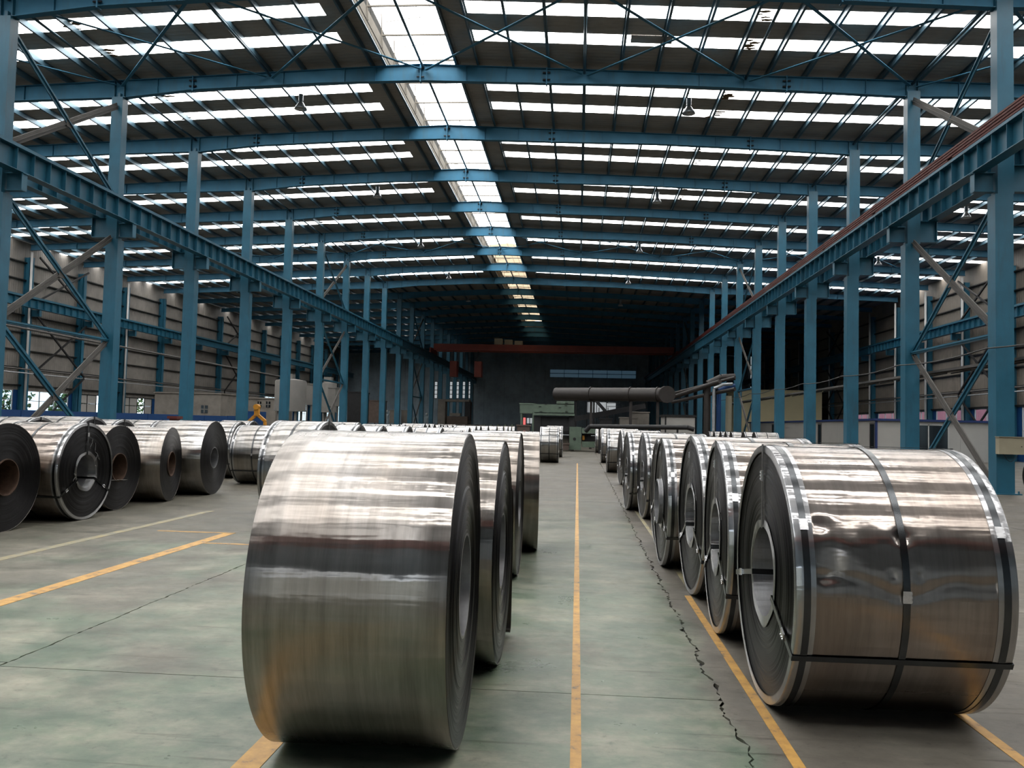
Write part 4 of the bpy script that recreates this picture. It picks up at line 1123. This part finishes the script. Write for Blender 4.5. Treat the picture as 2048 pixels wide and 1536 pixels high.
grey_box(1264, 1298, 823, 850, 59, 1.2, 'machine_cabinet', 'taller dull machine cabinet under the end of the duct', 'cabinet', 'concrete')
# large duct with flange end
a, c = at(1112, 788, 58), at(1325, 789.5, 54); root = empty('large_duct', (a.x, 58, a.z)); tag(root, 'large brown horizontal duct with a round end cover', 'duct')
A = Vector((0, 0, 0)); B = c-Vector(root.location)
MB().tube(A, B, 0.44, 24).build('pipe', 'pipe', root, smooth='auto'); dv = B.normalized()
q = at(1332, 789, 53.3)-Vector(root.location); MB().tube(q, q+Vector((0.05, -0.25, 0)), 0.53, 28).build('end_cover', 'pipe', root, smooth='auto')
for t in (0.35, 0.72, 0.96):
    r_ = A.lerp(B, t); MB().tube(r_-dv*0.03, r_+dv*0.03, 0.50, 24).build('flange', 'pipe', root); MB().box(r_.x-0.09, r_.x+0.09, r_.y-0.09, r_.y+0.09, -root.location.z, r_.z-0.40).build('support_leg', 'pipe', root)
a, c = at(1180, 853, 47.5), at(1375, 855, 46.5); root = empty('low_pipe', (a.x, a.y, a.z)); tag(root, 'thinner grey pipe lying low across the aisle end', 'pipe')
B = c-a; MB().path([Vector((-0.25, 0.1, -0.28)), Vector((0, 0, 0)), B, B+Vector((0.35, 0, -0.10))], 0.13, 12).build('pipe', 'dark', root, smooth='auto')
for t in (0.1, 0.5, 0.9): 
    r_ = B*t; MB().box(r_.x-0.05, r_.x+0.05, -0.05+r_.y, 0.05+r_.y, -a.z, r_.z-0.1).build('support_leg', 'dark', root)
# stair and railing behind
root = empty('steel_stair', (1.5, 60, 0)); tag(root, 'dark steel stair with railing behind the levelling machine', 'stair')
def PV(u, v, Y=60): q = at(u, v, Y); return (q.x-1.5, 0, q.z)
b = MB(); b.bar(PV(1150, 799), PV(1190, 799), 0.5, 0.12); b.build('landing', 'dark', root)
for y in (-0.3, 0.3):
    b = MB(); p0, p1 = Vector(PV(1190, 799)), Vector(PV(1214, 826)); b.bar(p0+Vector((0, y, 0)), p1+Vector((0, y, 0)), 0.06, 0.2); b.build('stringer', 'dark', root)
for i in range(8):
    r_ = Vector(PV(1190, 799)).lerp(Vector(PV(1214, 826)), (i+0.5)/8); MB().box(r_.x-0.12, r_.x+0.12, -0.3, 0.3, r_.z-0.02, r_.z+0.02).build('tread', 'dark', root)
b = MB()
for u in (1176, 1198, 1206, 1216): b.bar(PV(u, 800 if u < 1190 else 815), PV(u, 826 if u < 1190 else 840), 0.05, 0.05)
b.bar(PV(1206, 800), PV(1216, 806), 0.05, 0.05); b.bar(PV(1214, 806), PV(1240, 806), 0.04, 0.04); b.bar(PV(1214, 813), PV(1240, 813), 0.04, 0.04); b.build('railing', 'dark', root)
for u in (1152, 1188, 1213):
    q = PV(u, 800 if u < 1200 else 826); MB().box(q[0]-0.06, q[0]+0.06, -0.06, 0.06, 0, q[2]-0.05).build('support_leg', 'dark', root)
# slope conveyor / dark beam
o = MB().bar(at(1150, 838, 58), at(1290, 812, 58), 0.6, 0.35).build('sloping_conveyor', 'dark'); tag(o, 'dark sloping conveyor trough under the large duct', 'conveyor')
# vertical pipes by the right columns
for i, (u, Yq, r_, m, lab) in enumerate([(1414, 55.6, 0.22, 'pipe', 'thick dark pipe with a bend rising in front of the far right columns'), (1427, 55.0, 0.10, 'galv', 'thin grey pipe rising right of the thick dark pipe'),
                                     (1437, 56.2, 0.15, 'fence', 'blue pipe rising beside the thin grey pipe'), (1457, 56.4, 0.20, 'boxcream', 'pale lagged pipe rising near the far right columns')]):
    p = at(u, 850, Yq); t = at(u, [768, 777, 781, 792][i], Yq); e_ = at([1470, 1465, 1470, 1472][i], [754, 768, 772, 786][i], Yq+0.1)
    pts = [(p.x, Yq, 0), (p.x, Yq, t.z)] + ([((p.x+e_.x)/2, Yq+0.1, e_.z-0.05), (e_.x, Yq+0.1, e_.z)] if i < 3 else [])
    o = MB().path(pts, r_, 14).build('riser_pipe', m, None, smooth='auto'); tag(o, lab, 'pipe')
for i, (u0, v0, u1, v1, r_) in enumerate([(1344, 795, 1440, 763, 0.15), (1344, 804, 1470, 778, 0.12), (1350, 786, 1470, 755, 0.10)]):
    o = MB().tube(at(u0, v0, 58), at(u1, v1, 54), r_, 12).build('overhead_pipe', 'pipe', None, smooth='auto')
    tag(o, '%s dark overhead pipe leading to the duct end' % ['thickest', 'lower', 'upper thin'][i], 'pipe', 'overhead pipes at the duct end')
# left far machinery
root = empty('press_frame', (-14, 92, 0)); tag(root, 'dark portal shaped press frame beyond the far left coils', 'machine')
PB(876, 888, 802, 905, 92, 1.5, 'leg', 'concrete', root); PB(930, 938, 803, 905, 92, 1.5, 'leg', 'dark', root); PB(876, 938, 798, 804, 92, 1.6, 'crossbeam', 'concrete', root)
PB(894, 933, 832, 905, 91, 2.0, 'bed', 'brown', root); PB(900, 920, 826, 832, 91.2, 1.0, 'ram', 'concrete', root)
root = empty('roller_table', (-10, 80, 0)); tag(root, 'long low dark green roller table behind the far coils', 'machine')
PB(860, 1035, 845, 849, 80, 1.2, 'bed', 'green', root); PB(925, 958, 843, 844, 80, 0.1, 'rail', 'green', root)
for u in range(868, 1035, 14): PB(u, u+3, 849, 905, 80, 1.0, 'leg', 'green', root)
# platform and workers
def worker(px, ptop, pbot, Y, label, helmet, armup):
    p = at(px, pbot, Y); zf = p.z-0.75
    root = empty('person', (p.x, Y, zf)); tag(root, label, 'person')
    def skin_obj(name, pts, edges, rad, m):
        me = bpy.data.meshes.new(name); me.from_pydata(pts, edges, []); o = bpy.data.objects.new(name, me); COL.objects.link(o); o.parent = root
        sk = o.modifiers.new('skin', 'SKIN')
        for v, r_ in zip(me.skin_vertices[0].data, rad): v.radius = (r_, r_)
        me.skin_vertices[0].data[0].use_root = True
        o.modifiers.new('sub', 'SUBSURF').levels = 1; me.materials.append(M[m]); return o
    pts = [(0,0,0.92),(0,0,1.15),(0,0,1.38),(0,0,1.48),(0,-0.02,1.62),(0,-0.01,1.72),(-0.17,0,1.38),(-0.24,-0.05,1.12),(-0.22,-0.2,0.9),(0.17,0,1.38),
           (0.26,-0.03,1.55 if armup else 1.12),(0.30,-0.06,1.78 if armup else 0.88),(-0.09,0,0.86),(-0.10,-0.02,0.48),(-0.10,0,0.08),(-0.10,-0.14,0.04),(0.09,0,0.86),(0.10,-0.02,0.48),(0.10,0,0.08),(0.10,-0.14,0.04)]
    ed = [(0,1),(1,2),(2,3),(3,4),(4,5),(2,6),(6,7),(7,8),(2,9),(9,10),(10,11),(0,12),(12,13),(13,14),(14,15),(0,16),(16,17),(17,18),(18,19)]
    rad = [0.15,0.13,0.15,0.055,0.095,0.085,0.065,0.05,0.035,0.065,0.05,0.035,0.095,0.065,0.045,0.04,0.095,0.065,0.045,0.04]
    skin_obj('body', pts, ed, rad, 'cloth_pale')
    b = MB(); b.lathe_z([(0.135, 1.68), (0.13, 1.72), (0.12, 1.78), (0.07, 1.84), (0.0, 1.85)], 14, (0, -0.01, 0)); b.build('helmet', helmet, root, smooth=True)
    return root, p.x, zf
w1, x1_, z1_ = worker(773, 826, 842, 84, 'worker in pale clothes and white helmet with one arm raised', 'white', True)
w2, x2_, z2_ = worker(853, 831, 845, 97.6, 'worker in a pale top standing beyond the far left coils', 'white', False)
for (x, Y, z, lab) in ((x1_, 84, z1_, 'low dark platform under the worker with a raised arm'), (x2_, 97.6, z2_, 'low dark platform under the farther worker')):
    root = empty('work_platform', (x, Y, 0)); tag(root, lab, 'platform')
    MB().box(-1, 1, -0.6, 0.6, z-0.08, z).build('deck', 'dark', root)
    for a_ in (-0.9, 0.9):
        for b_ in (-0.5, 0.5): MB().box(a_-0.04, a_+0.04, b_-0.04, b_+0.04, 0, z-0.08).build('leg', 'dark', root)
# overhead crane
YC = 91.0; root = empty('overhead_crane', (0, YC, 7.75+H)); tag(root, 'orange red overhead travelling crane at the dark far end', 'crane')
for y in (0, 1.8): MB().box(-15.8, 10.1, y-0.22, y+0.22, 0.25, 0.95).build('girder', 'crane', root)
for x in (-16.0, 10.33): MB().box(x-0.09, x+0.09, -1.2, 3.0, -0.08, 0.45).build('end_truck', 'crane', root)
for i, x in enumerate((-9.2, -8.1, -7.0)): MB().box(x, x+0.85, 0.1, 1.2, 0.9, 1.65-0.12*i).build('trolley_box', 'boxcream', root)
for x in (-14.0, -11.3): MB().box(x, x+0.75, 0, 1.4, -2.6, -0.9).build('hoist_block', 'crane', root); 
for x in (-13.7, -11.0): MB().tube((x, 0.6, -0.9), (x, 0.6, 0.3), 0.05, 8).build('hoist_rope', 'dark', root)
YC2 = -9.6; root = empty('overhead_crane', (0, YC2, 7.75+H)); tag(root, 'orange red overhead crane parked behind the camera', 'crane')
for y in (0, 1.8): MB().box(-15.8, 10.1, y-0.22, y+0.22, 0.25, 1.1).build('girder', 'crane', root)
for x in (-16.0, 10.33): MB().box(x-0.09, x+0.09, -1.2, 3.0, -0.08, 0.45).build('end_truck', 'crane', root)
# far lights: windows in the end wall
YE = FY(K1)-0.05; n = wn
for i, u in enumerate((872, 902, 915, 928, 940)):
    a, c = at(u-2.2, 763, YE), at(u+2.2, 797, YE); root = empty('window_%d' % n, (a.x, YE, c.z)); tag(root, kind='structure'); n += 1
    w, h_ = c.x-a.x, a.z-c.z
    for j in range(4): MB().box(0.02, w-0.02, 0, 0.02, h_*j/4+0.05, h_*(j+1)/4-0.05).build('pane', 'farlight', root)
    b = MB(); b.box(-0.05, 0.02, -0.03, 0.02, 0, h_); b.box(w-0.02, w+0.05, -0.03, 0.02, 0, h_)
    for j in range(5): b.box(0, w, -0.03, 0.02, h_*j/4-0.05, h_*j/4+0.05)
    b.build('window_frame', 'dark', root)
a, c = at(1100, 739, YE), at(1272, 757, YE); root = empty('window_%d' % n, (a.x, YE, c.z)); tag(root, kind='structure'); n += 1
for i in range(6): MB().box((c.x-a.x)*i/6+0.05, (c.x-a.x)*(i+1)/6-0.05, 0, 0.02, 0, a.z-c.z).build('pane', 'farblue', root)
MB().box(0, c.x-a.x, -0.04, 0, (a.z-c.z)/2-0.04, (a.z-c.z)/2+0.04).build('window_frame', 'dark', root)
a, c = at(1174, 804, 100), at(1232, 826, 100); root = empty('window_%d' % n, (a.x, 100, c.z)); tag(root, kind='structure'); n += 1
for i in range(3): MB().box((c.x-a.x)*i/3+0.04, (c.x-a.x)*(i+1)/3-0.04, 0, 0.03, 0, a.z-c.z).build('pane', 'farlight', root)
b = MB(); 
for i in range(4): b.box((c.x-a.x)*i/3-0.04, (c.x-a.x)*i/3+0.04, -0.03, 0.03, -c.z, a.z-c.z)
b.build('window_frame', 'dark', root)
a, c = at(1044, 835, 100), at(1051, 848, 100)
o = MB().box(a.x, c.x, 100, 100.05, 0, a.z).build('red_sign', emit('lit_red', (1, 0.12, 0.12), 0.8)); tag(o, 'small glowing red panel low at the far end', 'sign')
a, c = at(1054, 836, 100), at(1070, 847, 100)
root = empty('door_1', (a.x, 100, 0)); tag(root, kind='structure'); MB().box(0, c.x-a.x, 0, 0.05, c.z, a.z).build('door_light', 'farlight', root); MB().box(0.28, 0.36, -0.05, 0, 0, a.z).build('door_frame', 'dark', root)
for p_ in (protoL,): pass
